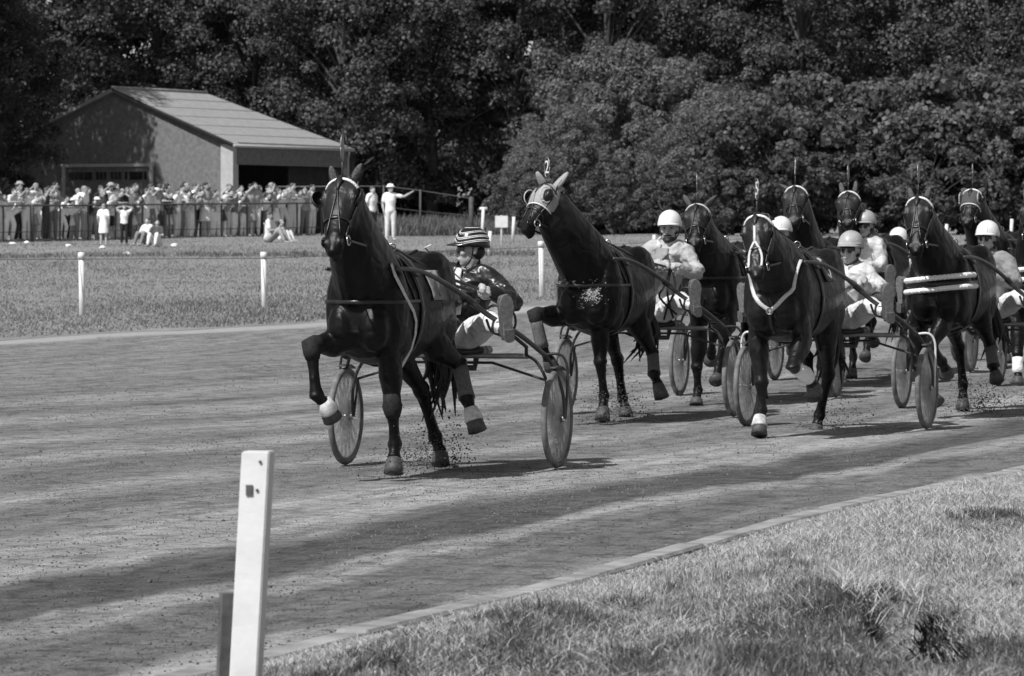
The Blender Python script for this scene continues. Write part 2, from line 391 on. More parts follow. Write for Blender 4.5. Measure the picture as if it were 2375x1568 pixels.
def verge_h(X, Y):
    d = edge_dist(X, Y); k = np.clip((d - .12) / 0.9, 0, 1); near = np.clip((60 - Y) / 30, 0, 1)
    z = 0.05 * np.clip((d - .13) / .07, 0, 1) * near + k * near * (0.02 + 0.10 * vnoise(X * 0.9 + 5, Y * 0.45, 8) + 0.07 * vnoise(X * 2.6, Y * 1.1, 9) + 0.03 * vnoise(X * 7, Y * 3, 10))
    hx = (X - HOLE[0]) / 0.14; hy = (Y - HOLE[1]) / 0.95
    z = z - 0.46 * np.exp(-(hx ** 2 + hy ** 2) ** 3)
    hx = (X - HOLE[0] + 0.02) / 0.38; hy = (Y - HOLE[1] - 1.25) / 0.55
    return z + 0.10 * np.exp(-(hx ** 2 + hy ** 2)) * k
obj('near_verge', lattice('near_verge', E, E + NR * 26.0, 260, 2.4, hfun=verge_h), M['soil_near'], kind='structure', label='rough grassy verge in front of the kerb')
farB = np.stack([np.interp(np.linspace(0, 1, NU), [0, .35, .6, 1], [-160, -170, -150, 170]), np.interp(np.linspace(0, 1, NU), [0, .35, .6, 1], [-4, 120, 290, 330])], 1)
obj('infield_grass', lattice('infield_grass', Fe, farB, 220, 2.0, hfun=lambda X, Y: 0.10 * (vnoise(X * 0.3, Y * 0.12, 12) - 0.5) * np.clip((Y - 60) / 20, 0, 1)), M['soil_far'], kind='structure', label='mown grass rising from the far edge of the track')
gx = np.linspace(-900, 900, 60); gy = np.concatenate([np.linspace(-60, 160, 90), np.linspace(180, 1200, 20)])
GX, GY = np.meshgrid(gx, gy, indexing='ij'); gi = np.arange(59)[:, None] * len(gy) + np.arange(len(gy) - 1)[None, :]
GZ = g(GY) - 0.6
obj('ground', fast_mesh('ground', np.stack([GX.ravel(), GY.ravel(), GZ.ravel()], 1), np.stack([gi, gi + len(gy), gi + len(gy) + 1, gi + 1], -1).reshape(-1, 4)), M['soil_base'], kind='structure', label='flat ground around the race course')

# kerb of pale stones along the near edge
M['kerb'] = mat('kerb', 0.27, 0.9, 0.35, 5, 0.6, 0.15, bscale=60)
kerb = empty('kerb', kind='structure', label='low pale kerb of stones between track and verge')
ek = np.concatenate([[0], np.cumsum(np.linalg.norm(np.diff(E, axis=0), axis=1))])
def epos(s): return np.array([np.interp(s, ek, E[:, 0]), np.interp(s, ek, E[:, 1])])
s0 = float(np.interp(15.2, E[:, 1], ek)); s1 = float(np.interp(62, E[:, 1], ek)); s = s0
kr = random.Random(3)
while s < s1:
    L = kr.uniform(0.95, 1.1); a, b = epos(s + 0.008), epos(s + L - 0.008); t = (b - a) / np.linalg.norm(b - a); nr = np.array([t[1], -t[0]])
    c = (a + b) / 2 + nr * (0.075 + kr.uniform(-0.008, 0.008)); ht = 0.064 + kr.uniform(-0.007, 0.007)
    bm = bmesh.new(); v_, f_ = box((c[0], c[1], gz(c[1]) + ht - 0.10), (np.linalg.norm(b - a), 0.15, 0.20), [(t[0], t[1], kr.uniform(-.006, .006)), (nr[0], nr[1], 0), (0, 0, 1)])
    vs = [bm.verts.new(p) for p in v_]
    for q in f_: bm.faces.new([vs[i] for i in q])
    bmesh.ops.recalc_face_normals(bm, faces=bm.faces); bmesh.ops.bevel(bm, geom=bm.edges[:], offset=0.014, segments=1, affect='EDGES')
    me = bpy.data.meshes.new('kerb_stone'); bm.to_mesh(me); bm.free()
    obj('kerb_stone', me, M['kerb'], kerb); s += L

# ------------------------------------------------------------------ grass blades
def verge_z(X, Y): return g(Y) + verge_h(X, Y)
def blades(name, X, Y, Z, H, lean, width, tone, mtl, label, cat):
    n = len(X); a = rng.uniform(0, 2 * math.pi, n); b = rng.uniform(0, 2 * math.pi, n)
    dx, dy = np.cos(a) * width / 2, np.sin(a) * width / 2; lx, ly = np.cos(b) * lean * H, np.sin(b) * lean * H
    up = np.sqrt(np.maximum(H * H - (lean * H) ** 2, (0.08 * H) ** 2))
    P = np.stack([X - dx, Y - dy, Z - 0.01, X + dx, Y + dy, Z - 0.01, X + dx * .8 + lx * .4, Y + dy * .8 + ly * .4, Z + up * .6, X - dx * .8 + lx * .4, Y - dy * .8 + ly * .4, Z + up * .6,
                  X + lx, Y + ly, Z + up], 1).reshape(-1, 3)
    i = np.arange(n)[:, None] * 5
    V = P; Q = np.concatenate([i + np.array([[0, 1, 2]]), i + np.array([[0, 2, 3]]), i + np.array([[3, 2, 4]])])
    return obj(name, fast_mesh(name, V, Q, {'tone': ('FLOAT', np.repeat(tone, 5))}), mtl, kind='stuff', label=label, category=cat)
N = 460000
Yb = 1 / rng.uniform(1 / 46, 1 / 12.6, N); fr = rng.uniform(0, 1, N)
exx = np.interp(Yb, E[:, 1], E[:, 0]); xr = (2460 - CX) / FPX * Yb
Xb = exx + 0.10 + fr * np.maximum(xr - exx, 0.6); ok = (xr > exx + 0.1) | (fr < .5)
Xb, Yb = Xb[ok], Yb[ok]; d = edge_dist(Xb, Yb)
patch = vnoise(Xb * 1.6, Yb * 0.7, 21) * .6 + vnoise(Xb * 5, Yb * 2.2, 22) * .4
keep = rng.uniform(0, 1, len(Xb)) < np.clip(0.45 + patch * 0.9, 0, 1) * np.clip(d * 2.4 - .12, 0.06, 1) 
inh = np.exp(-(((Xb - HOLE[0]) / 0.16) ** 2 + ((Yb - HOLE[1]) / 1.0) ** 2) ** 2); keep &= rng.uniform(0, 1, len(Xb)) > inh * 0.92
Xb, Yb, d, patch = Xb[keep], Yb[keep], d[keep], patch[keep]
straw = rng.uniform(0, 1, len(Xb)) < np.clip(1.65 - patch * 2.1, 0.14, 0.92)
big = vnoise(Xb * .8 + 3, Yb * .33, 71); fine = vnoise(Xb * 9, Yb * 4, 72)
H = np.where(straw, rng.uniform(.02, .08, len(Xb)), rng.uniform(.014, .048, len(Xb)) * (0.5 + patch * 1.0)) * np.where(rng.uniform(0, 1, len(Xb)) < .02, 1.9, 1)
H = H * np.clip(.30 + d * .6, .30, 1)
lean = np.where(straw, rng.uniform(.8, .995, len(Xb)), rng.uniform(.15, .97, len(Xb)))
tone = np.where(straw, rng.uniform(.45, 1.0, len(Xb)), np.clip(rng.normal(.33, .22, len(Xb)) + (.5 - big) * .95 + (fine - .5) * .8, 0, 1))
blades('verge_grass', Xb, Yb, verge_z(Xb, Yb), H, lean, np.where(straw, .0045, .0055), tone, M['grass'], 'short dry grass and cut straw on the near verge', 'grass')
N = 12000
Ys = 1 / rng.uniform(1 / 40, 1 / 13, N); ex2 = np.interp(Ys, E[:, 1], E[:, 0]); Xs = ex2 + 0.2 + rng.uniform(0, 1, N) * np.maximum(xat(2460, Ys) - ex2, .5)
kp = (vnoise(Xs * 1.3, Ys * .5, 31) > .5) & (edge_dist(Xs, Ys) > .45); Xs, Ys = Xs[kp], Ys[kp]
blades('fallen_straw', Xs, Ys, verge_z(Xs, Ys) + .022, rng.uniform(.04, .15, len(Xs)), rng.uniform(.95, .995, len(Xs)), np.full(len(Xs), .0035), rng.uniform(.6, 1.0, len(Xs)), M['grass'], 'long pale straw lying on the near verge', 'straw')
N = 500
a = rng.uniform(0, 6.28, N); r = np.sqrt(rng.uniform(0, 1, N)); Xs = HOLE[0] - .04 + np.cos(a) * r * .17; Ys = HOLE[1] + 1.15 + np.sin(a) * r * .35
blades('straw_tuft', Xs, Ys, verge_z(Xs, Ys) + .03, rng.uniform(.08, .18, N), rng.uniform(.8, .98, N), np.full(N, .004), rng.uniform(.65, 1.0, N), M['grass'], 'tuft of bleached straw above the burrow', 'straw')
N = 150000
Yf = 1 / rng.uniform(1 / 150, 1 / 55, N); Xf = xat(rng.uniform(-60, 2440, N), Yf); fx = np.interp(Yf, Fe[:, 1], Fe[:, 0]); ok = Xf < fx - 0.75 + 0.5 * vnoise(Yf * 1.5, Yf * 0, 40)
Xf, Yf = Xf[ok], Yf[ok]; pf = vnoise(Xf * .5, Yf * .14, 41) * .6 + vnoise(Xf * 1.8, Yf * .5, 42) * .4
Zf = g(Yf) + 0.10 * (vnoise(Xf * 0.3, Yf * 0.12, 12) - 0.5) * np.clip((Yf - 60) / 20, 0, 1)
blades('field_grass', Xf, Yf, Zf, rng.uniform(.02, .06, len(Xf)) * (.6 + pf), rng.uniform(.3, .95, len(Xf)), np.full(len(Xf), .02), np.clip(rng.normal(.5, .09, len(Xf)) + (0.5 - pf) * 1.0, 0, 1), M['grass_far'], 'mown grass between the track and the crowd', 'grass')

N = 6000
t_ = rng.uniform(0, 1, N); pxs = -60 + 1300 * t_; Yl = 108.5 + 5 * t_ + rng.normal(0, .6, N) + 1.2 * vnoise(pxs * .02, pxs * 0, 77); kp = vnoise(pxs * .03, pxs * 0, 78) > rng.uniform(0, .6, N); pxs, Yl = pxs[kp], Yl[kp]
Nb = 16000; yb_ = rng.uniform(148, 160, Nb); pb = rng.uniform(770, 1330, Nb)
blades('rough_bank', xat(pb, yb_), yb_, g(yb_), rng.uniform(.25, .55, Nb) * (1 + (yb_ - 148) * .06), rng.uniform(.1, .7, Nb), np.full(Nb, .05), rng.uniform(0, 1, Nb), M['leaf_b'], 'tall rough grass behind the paddock fence', 'grass')
blades('rough_strip', xat(pxs, Yl), Yl, g(Yl), rng.uniform(.06, .20, len(Yl)), rng.uniform(.3, .9, len(Yl)), np.full(len(Yl), .03), rng.uniform(.4, 1, len(Yl)), M['leaf_b'], 'strip of taller grass, its dark tone standing for a shadow line across the far field', 'grass')  # shadow line of the field painted as taller, darker blades
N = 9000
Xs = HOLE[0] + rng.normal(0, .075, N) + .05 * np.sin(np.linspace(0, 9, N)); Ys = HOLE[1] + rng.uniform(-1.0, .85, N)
blades('burrow_shade', Xs, Ys, verge_z(Xs, Ys) - .01, rng.uniform(.03, .09, N), rng.uniform(.8, .99, N), np.full(N, .012), rng.uniform(0, .8, N), M['weed'], 'near-black blades painting the shade in the hole of the near verge', 'shade_blades')  # flattened near-black blades paint the shade inside the hollow
# clods of dirt lying on the track, and dirt thrown up by the hooves
def clods(name, C, S, mtl, label, cat='dirt'):
    ico = np.array([(0, 0, 1), (.9, 0, .1), (-.3, .85, .2), (-.5, -.7, .15), (.3, .5, -.8), (.1, -.6, -.7)]); fc = np.array([(0, 1, 2), (0, 2, 3), (0, 3, 1), (1, 4, 2), (2, 4, 3), (3, 5, 1), (1, 5, 4), (4, 5, 3)])
    n = len(C); V = (ico[None] * rng.uniform(.6, 1.3, (n, 6, 1))) * S[:, None, None]; a = rng.uniform(0, 6.28, n); c, s_ = np.cos(a)[:, None], np.sin(a)[:, None]
    V = np.stack([V[..., 0] * c - V[..., 1] * s_, V[..., 0] * s_ + V[..., 1] * c, V[..., 2] * .8], -1) + C[:, None, :]
    Q = (np.arange(n)[:, None, None] * 6 + fc[None]).reshape(-1, 3)
    return obj(name, fast_mesh(name, V.reshape(-1, 3), Q), mtl, kind='stuff', label=label, category=cat)
N = 16000
Yc = 1 / rng.uniform(1 / 62, 1 / 14.5, N); Xc = xat(rng.uniform(-80, 2460, N), Yc); dd = edge_dist(Xc, Yc); ok = (dd < -0.1) & (Xc > np.interp(Yc, Fe[:, 1], Fe[:, 0]) + .3)
ok &= vnoise(Xc * 0.9, Yc * .35, 51) * .7 + vnoise(Xc * 4, Yc * 1.2, 52) * .3 > .42
Xc, Yc = Xc[ok], Yc[ok]; S = 0.003 + 0.007 * rng.uniform(0, 1, len(Xc)) ** 4 * (1 + (rng.uniform(0, 1, len(Xc)) < .03) * 1.4)
clods('dirt_clods', np.stack([Xc, Yc, g(Yc) + track_h(Xc, Yc) + .002], 1), S, M['clod'], 'small dark clods scattered over the track')

# crumbs of loose soil that roughen the track
N = 120000
Yc = 1 / rng.uniform(1 / 58, 1 / 14.8, N) ; Xc = xat(rng.uniform(-60, 2440, N), Yc); ok = (edge_dist(Xc, Yc) < -0.05) & (Xc > np.interp(Yc, Fe[:, 1], Fe[:, 0]) + .3)
pt_ = vnoise(Xc * 1.1, Yc * .5, 55) * .5 + vnoise(Xc * 3.5, Yc * 1.1, 56) * .5; ok &= rng.uniform(0, 1, N) < np.clip((pt_ - .42) * 4, .05, 1)
Xc, Yc = Xc[ok], Yc[ok]; n = len(Xc); S = (.0028 + .0055 * rng.uniform(0, 1, n) ** 3) * np.clip(Yc / 26, .7, 1.7)
tet = np.array([(1, 0, 0), (-.5, .87, 0), (-.5, -.87, 0), (0, 0, 1.1)]); V = tet[None] * S[:, None, None] * rng.uniform(.6, 1.4, (n, 4, 1)); a = rng.uniform(0, 6.28, n); c_, s_ = np.cos(a)[:, None], np.sin(a)[:, None]
V = np.stack([V[..., 0] * c_ - V[..., 1] * s_, V[..., 0] * s_ + V[..., 1] * c_, V[..., 2]], -1) + np.stack([Xc, Yc, g(Yc) + track_h(Xc, Yc) - .001], 1)[:, None, :]
obj('soil_crumbs', fast_mesh('soil_crumbs', V.reshape(-1, 3), (np.arange(n)[:, None, None] * 4 + np.array([(0, 1, 3), (1, 2, 3), (2, 0, 3)])[None]).reshape(-1, 3), {'tone': ('FLOAT', np.repeat(rng.uniform(0, 1, n), 4))}), M['crumb'], kind='stuff', label='loose crumbs of soil over the track', category='dirt')
# ------------------------------------------------------------------ rigs: a horse, its sulky and driver share one heading
AXLE = -1.32                    # axle behind the middle of the horse
def LV(l, a, z): return vec((l, -a, z))
class Rig:
    def __init__(s, px, py, deg):
        s.th = math.radians(deg); Y = groundY(py); s.h = np.array([-math.sin(s.th), -math.cos(s.th)]); s.lf = np.array([math.cos(s.th), -math.sin(s.th)])
        ax = np.array([xat(px, Y), Y]); s.O = ax - s.h * AXLE; s.z0 = gz(s.O[1]); s.za = gz(Y)
        s.M = Matrix.Translation((s.O[0], s.O[1], s.z0)) @ Matrix.Rotation(-s.th, 4, 'Z')
        s.MA = Matrix.Translation((s.O[0], s.O[1], s.za)) @ Matrix.Rotation(-s.th, 4, 'Z')
    def pt(s, px, py, a, ground=None):
        """local point (l, -a, z) seen at a picture position and lying a metres ahead of the horse's middle"""
        d = np.array([(px - CX) / FPX, 1.0]); Y = (a + s.O @ s.h) / (d @ s.h)
        p = d * Y; z = HC - (py - HY) / FPX * Y - s.z0
        return LV((p - s.O) @ s.lf, a, z)
    def view(s, bvh, px, py, off=.008):
        """point of the horse's surface seen at a picture position"""
        inv = s.M.inverted(); o = inv @ Vector((0, 0, HC)); d = (inv.to_3x3() @ Vector(((px - CX) / FPX, 1.0, -(py - HY) / FPX))).normalized()
        r = bvh.ray_cast(o, d)
        return (None, None) if r[0] is None else (vec(r[0]) - vec(d) * off * .5 + vec(r[1]) * off, vec(r[1]))
    def ring(s, px, py, l):
        """the same with the sideways offset given instead"""
        d = np.array([(px - CX) / FPX, 1.0]); Y = (l + s.O @ s.lf) / (d @ s.lf); p = d * Y
        return LV(l, (p - s.O) @ s.h, HC - (py - HY) / FPX * Y - s.z0)

def lerp(a, b, t): return vec(a) * (1 - t) + vec(b) * t
def leg_geo(J, hind):
    """J: top, elbow or stifle, knee or hock, fetlock, coronet"""
    top, el, kn, fe, co = [vec(j) for j in J]
    if not hind:
        P = [top, el, lerp(el, kn, .3), lerp(el, kn, .65), lerp(el, kn, .88), kn, lerp(kn, fe, .14), lerp(kn, fe, .5), lerp(kn, fe, .84), fe, lerp(fe, co, .5), co]
        R = [(.09, .13), (.078, .11), (.082, .098), (.064, .070), (.054, .056), (.066, .066), (.050, .052), (.035, .042), (.038, .046), (.053, .058), (.037, .040), (.050, .054)]
    else:
        P = [top, el, lerp(el, kn, .25), lerp(el, kn, .6), lerp(el, kn, .88), kn, lerp(kn, fe, .14), lerp(kn, fe, .5), lerp(kn, fe, .84), fe, lerp(fe, co, .5), co]
        R = [(.13, .20), (.105, .15), (.098, .13), (.068, .088), (.050, .064), (.062, .078), (.048, .056), (.038, .044), (.041, .048), (.055, .060), (.038, .041), (.052, .056)]
    return tube(P, R, 14, side=vec((1, 0, 0)))
def hoof_geo(co, toe):
    co = vec(co); toe = vec(toe); d = toe - co
    return tube([co - d * .05, lerp(co, toe, .1), lerp(co, toe, .6), toe], [(.042, .044), (.054, .056), (.062, .064), (.068, .071)], 16, side=vec((1, 0, 0)), cap=0.02)

STANCE = {'LF': [(.15, .42, 1.10), (.15, .40, .90), (.13, .43, .52), (.13, .36, .23), (.13, .41, .095), (.13, .45, 0)],
          'RF': [(-.15, .45, 1.10), (-.15, .52, .92), (-.14, .88, .80), (-.13, .74, .50), (-.13, .58, .44), (-.13, .50, .38)],
          'RH': [(-.14, -.48, 1.20), (-.16, -.42, .95), (-.14, -.86, .60), (-.13, -.98, .26), (-.13, -.98, .12), (-.13, -.96, .02)],
          'LH': [(.14, -.46, 1.20), (.16, -.28, .92), (.14, -.55, .58), (.13, -.30, .36), (.13, -.24, .25), (.13, -.18, .20)]}
def mirror_legs(d):
    sw = {'LF': 'RF', 'RF': 'LF', 'LH': 'RH', 'RH': 'LH'}
    return {sw[k]: [(-p[0], p[1], p[2]) for p in v] for k, v in d.items()}

HEAD_T = [-.05, 0, .08, .16, .26, .34, .44, .52, .58, .62]
HEAD_F = [.00, .050, .072, .070, .058, .048, .040, .036, .018, -.012]
HEAD_B = [.10, .15, .18, .20, .195, .14, .098, .088, .088, .07]
HEAD_W = [.050, .088, .118, .130, .112, .086, .070, .070, .060, .042]
def head_ring(P, h, n, s, t, grow=0.0, k=18, lo=0, hi=2 * math.pi):
    f = np.interp(t, HEAD_T, HEAD_F); b = np.interp(t, HEAD_T, HEAD_B); w = np.interp(t, HEAD_T, HEAD_W) + grow
    c = P + h * t + n * (f - b) / 2; hh = (f + b) / 2 + grow; out = []
    for i in range(k):
        a = lo + (hi - lo) * i / (k if hi - lo > 6.2 else k - 1); ca, sa = math.cos(a), math.sin(a)
        ww = w * (1 - 0.28 * max(0, -sa)); out.append(c + s * (math.copysign(abs(ca) ** .85, ca) * ww) + n * (math.copysign(abs(sa) ** .85, sa) * hh))
    return out
def loft(rings, closed=True, caps=True):
    n = len(rings[0]); V = [p for r in rings for p in r]; Fc = []
    for i in range(len(rings) - 1):
        for k in range(n if closed else n - 1):
            a = i * n + k; b = i * n + (k + 1) % n; Fc.append((a, b, b + n, a + n))
    if caps:
        for e in (0, len(rings) - 1):
            V.append(sum(rings[e]) / n); ci = len(V) - 1
            for k in range(n):
                a = e * n + k; b = e * n + (k + 1) % n; Fc.append((b, a, ci) if e == 0 else (a, b, ci))
    return V, Fc

def text_mesh(txt, size):
    cu = bpy.data.curves.new("t", 'FONT'); cu.body = txt; cu.size = size; cu.align_x = 'CENTER'; cu.align_y = 'CENTER'; cu.extrude = 0.003
    o = bpy.data.objects.new("t", cu); COL.objects.link(o); dg = bpy.context.evaluated_depsgraph_get()
    me = bpy.data.meshes.new_from_object(o.evaluated_get(dg)); bpy.data.objects.remove(o); bpy.data.curves.remove(cu); return me

def build_horse(rig, label, poll, muzzle, yaw, legs, coat, group=True, voxel=0.012, ears=None, brow='white', plate=None, plate_yaw=0.0, hood=None, blink=False,
                noseband='dark', bell=(), boots=(), bandage=(), knees=(), breast='strap', saddle_z=0, tail=None, plate_up=0.30, star=False, hands=None, pad_no=None, back=0.0, chest_white=False):
    G = Geo()
    # trunk
    A = [.76, .70, .60, .45, .20, -.08, -.34, -.54, -.70, -.80, -.86]
    ZC = [1.10, 1.11, 1.12, 1.15, 1.145, 1.135, 1.17, 1.22, 1.22, 1.20, 1.20]
    HW = [.08, .17, .225, .262, .288, .305, .292, .285, .235, .155, .07]
    HH = [.11, .22, .30, .375, .382, .366, .338, .322, .27, .19, .08]
    rings = []
    for a, zc, hw, hh in zip(A, ZC, HW, HH):
        r = []
        for i in range(22):
            t = 2 * math.pi * i / 22; c, s_ = math.cos(t), math.sin(t)
            wf = hw * (1 - 0.16 * max(0, s_))          # narrower along the spine
            r.append(LV(math.copysign(abs(c) ** .88, c) * wf, a, zc + math.copysign(abs(s_) ** .88, s_) * hh))
        rings.append(r)
    G.add(loft(rings))
    G.add(tube([LV(0, .62, 1.42), LV(0, .46, 1.50), LV(0, .28, 1.515), LV(0, .0, 1.47)], [(.05, .06), (.055, .07), (.05, .06), (.04, .04)], 12, side=vec((1, 0, 0))))
    for sg in (-1, 1):
        G.add(ell(LV(.17 * sg, .50, 1.15), (.115, .18, .32))); G.add(ell(LV(.11 * sg, .68, 1.03), (.11, .12, .17)))
        G.add(ell(LV(.135 * sg, -.50, 1.30), (.145, .29, .24))); G.add(ell(LV(.165 * sg, -.56, 1.06), (.105, .22, .26)))
        G.add(ell(LV(.18 * sg, .38, .96), (.085, .13, .16)))
    # head frame
    P = vec(poll); Mz = vec(muzzle); h = nrm(Mz - P); y = math.radians(yaw)
    s = LV(math.cos(y), math.sin(y), 0); s = nrm(s - h * np.dot(s, h)); n = np.cross(s, h)
    if np.dot(n, LV(-math.sin(y), math.cos(y), .3)) < 0: n = -n
    hl = np.linalg.norm(Mz - P); k = hl / 0.62
    hs = h * k
    G.add(loft([head_ring(P, hs, n, s, t) for t in HEAD_T]))
    for sg in (-1, 1):
        G.add(ell(P + hs * .235 + s * .074 * sg - n * .085, (.038, .095, .085), [s, h, n]))
        G.add(ell(P + hs * .165 + s * .104 * sg + n * .022, (.028, .042, .034), [s, h, n]))
        G.add(ell(P + hs * .535 + s * .052 * sg + n * .006, (.024, .040, .026), [s, h, n]))
    for sg in (-1, 1): G.add(tube([P + hs * .20 + s * .098 * sg + n * .012, P + hs * .30 + s * .080 * sg + n * .006, P + hs * .40 + s * .064 * sg + n * .002], [.020, .018, .010], 8)); G.add(ell(P + hs * .12 + s * .098 * sg + n * .040, (.022, .034, .022), [s, h, n]))
    G.add(ell(P + hs * .575 - n * .085, (.042, .055, .030), [s, h, n])); G.add(ell(P + hs * .60 - n * .028, (.046, .03, .045), [s, h, n]))
    # neck
    jn = P + hs * .10 - n * .085; B0 = LV(0, .36, 1.22); B1 = LV(0, .62, 1.38)
    q0, q1, q2, q3 = B0, lerp(B0, B1, .9) + LV(0, 0, .06), jn - (h * -.02 + n * .14) - LV(0, -.02, .12), jn
    NP = []; NR_ = []; NS = []
    for i in range(9):
        t = i / 8; p = q0 * (1 - t) ** 3 + 3 * q1 * t * (1 - t) ** 2 + 3 * q2 * t * t * (1 - t) + q3 * t ** 3
        NP.append(p); NS.append(nrm(lerp(LV(1, 0, 0), s, t)))
        NR_.append((float(np.interp(t, [0, .3, .6, 1], [.245, .210, .172, .130])), float(np.interp(t, [0, .25, .5, .8, 1], [.35, .32, .265, .21, .165]))))
    G.add(tube(NP, NR_, 18, side=NS))
    # ears
    linings = []
    for i, sg in enumerate((-1, 1)):
        b = P + s * .060 * sg - h * .015 - n * .03
        tip = vec(ears[i]) if ears else P - h * .17 + s * .085 * sg + n * .05
        d = tip - b; L = np.linalg.norm(d); d = d / L
        if L > .22: tip = b + d * .22
        G.add(tube([b - d * .03, lerp(b, tip, .2), lerp(b, tip, .5), lerp(b, tip, .8), tip], [(.028, .024), (.040, .022), (.042, .017), (.026, .012), (.006, .005)], 10, side=s))
        linings.append((lerp(b, tip, .48), d))
    # legs
    hooves = []
    for key, J in legs.items():
        J = [LV(*p) if not isinstance(p, np.ndarray) else p for p in J]
        G.add(leg_geo(J[:5], key.endswith('H'))); hooves.append((key, J))
    me = union(G, voxel, 5, 'horse')
    root = obj('horse', me, coat, label=label, category='horse')
    if group: root['group'] = 'harness racing horses'
    root.matrix_world = rig.M
    bvh = BVHTree.FromPolygons([v.co.copy() for v in me.vertices], [tuple(p.vertices) for p in me.polygons])
    def cast(o, d):
        r = bvh.ray_cast(Vector(o), Vector(d).normalized()); return r
    def wrap(c, d1, d2, a0, a1, m, off=.006, rad=.9):
        PP = []; NN = []
        for i in range(m):
            a = math.radians(a0 + (a1 - a0) * i / (m - 1)); d = nrm(d1) * math.cos(a) + nrm(d2) * math.sin(a)
            r = cast(vec(c) + d * rad, -d)
            if r[0] is not None: PP.append(vec(r[0]) + d * off); NN.append(d)
        return PP, NN
    def strap(name, PN, w, mt, th=.005, par=root): return obj(name, ribbon(PN[0], PN[1], w, th), mt, par) if len(PN[0]) > 2 else None
    for key, J in hooves:
        co, toe = J[4], J[5]
        if key in bell:
            d = toe - co; obj('hoof', hoof_geo(co, toe), M['hoof'], root)
            obj('bell_boot', tube([co - d * .42, co - d * .05, co + d * .28, co + d * .40], [(.048, .052), (.058, .062), (.066, .070), (.065, .069)], 16, side=vec((1, 0, 0)), cap=0.02), M['bell'], root)
        else: obj('hoof', hoof_geo(co, toe), M['hoof'], root)
        if key in boots:
            kn, fe = J[2], J[3]; obj('leg_boot', tube([lerp(kn, fe, .14), lerp(kn, fe, .4), lerp(kn, fe, .8), lerp(kn, fe, .98)], [(.055, .058), (.053, .057), (.055, .060), (.060, .064)], 14, side=vec((1, 0, 0)), cap=.02), M['rubber'], root)
        if key in knees:
            kn = J[2]; el = J[1]; fe = J[3]; obj('knee_boot', tube([lerp(el, kn, .72), lerp(el, kn, .9), kn, lerp(kn, fe, .16), lerp(kn, fe, .3)], [(.060, .064), (.062, .066), (.070, .071), (.060, .062), (.046, .052)], 14, side=vec((1, 0, 0)), cap=.02), M['knee_boot'], root)
        if key in bandage:
            kn, fe = J[2], J[3]; obj('bandage', tube([lerp(kn, fe, .2), lerp(kn, fe, .5), lerp(kn, fe, .9), lerp(fe, co, .4)], [(.054, .056), (.055, .060), (.060, .066), (.054, .058)], 14, side=vec((1, 0, 0)), cap=.02), M['fleece'], root)
    if hood is None:
        for lc, d in linings:
            nn_ = nrm(n - d * np.dot(n, d)); obj('ear_lining', ell(lc + nn_ * .013, (.026, .008, .070), [s, nn_, d], 10, 6), M['ear_lining'], root)
    # eyes and nostrils
    for sg in (-1, 1):
        obj('eye', ell(P + hs * .168 + s * .121 * sg + n * .030, (.014, .022, .018), [s, h, n], 10, 6), M['eye'], root)
        obj('nostril', ell(P + hs * .545 + s * .066 * sg + n * .022, (.012, .030, .020), [nrm(s * sg + n * .8), h, n], 10, 6), M['eye'], root)
    # mane and tail
    MG = Geo(); mr = random.Random(int(abs(P[1]) * 1000) % 97)
    for i in range(34):
        ii = (.22 + .78 * i / 33) * 8; i0 = int(min(ii, 7)); p = lerp(NP[i0], NP[i0 + 1], ii - i0); up = np.cross(nrm(NP[i0 + 1] - NP[i0]), NS[i0]); up = up if np.dot(up, LV(0, -1, .6)) > 0 else -up
        rd_ = NR_[i0][1] * (1 - (ii - i0)) + NR_[i0 + 1][1] * (ii - i0); q = p + up * (rd_ - .015); sdv = NS[i0] * (1 if mr.random() < .75 else -1)
        MG.add(tube([q, q + up * .030 + sdv * .02, q + up * .012 + sdv * mr.uniform(.05, .075) - LV(0, 0, .05), q - up * .02 + sdv * mr.uniform(.07, .10) - LV(0, mr.uniform(-.02, .03), mr.uniform(.09, .15))], [(.016, .022), (.014, .020), (.010, .016), (.002, .003)], 6))
    obj('mane', MG, M['hair'], root)
    fl = [P - h * .03 + n * .02, P + h * .04 + n * .075, P + h * .12 + n * .082]
    obj('forelock', tube(fl, [(.03, .02), (.028, .012), (.006, .006)], 8, side=s), M['hair'], root)
    T0 = LV(0, -.82, 1.33); tl = tail or [LV(0, -.95, 1.25), LV(0, -1.02, 1.0), LV(.02, -1.02, .7), LV(.03, -1.0, .45)]
    TG = Geo(); tr = random.Random(5)
    for i in range(26):
        o_ = LV(tr.uniform(-.05, .05), tr.uniform(-.05, .05), 0); e_ = LV(tr.uniform(-.10, .10), tr.uniform(-.1, .1), tr.uniform(-.12, .16))
        pth = smooth_path([T0 + o_ * .4] + [vec(p) + o_ * (1 + .5 * q) + (e_ if q == len(tl) - 1 else 0) for q, p in enumerate(tl)], 4)
        TG.add(tube(pth, [float(np.interp(w / (len(pth) - 1), [0, .3, .8, 1], [.02, .026, .018, .003])) for w in range(len(pth))], 6))
    obj('tail', TG, M['hair'], root)
    # bridle
    br = {'white': M['fleece'], 'dark': M['leather'], 'pale': M['strap_pale']}[brow]
    up_ = -h
    c0 = P + hs * .05 - n * .03
    strap('browband', wrap(c0 + h * .02, s, nrm(n - h * .55), -5, 185, 22, .008, .5), .026 if brow == 'white' else .02, br, .008)
    strap('crown_strap', wrap(c0 + h * .02, s, nrm(-h + n * .1), 0, 180, 16, .006, .5), .02, M['leather'])
    nb = M['leather']
    cN = P + hs * .37 - n * .04
    strap('noseband', wrap(cN, s, nrm(n - h * .25), -60, 240, 26, .006, .5), .024, nb)
    cB = P + hs * .50 - n * .045
    bits = []
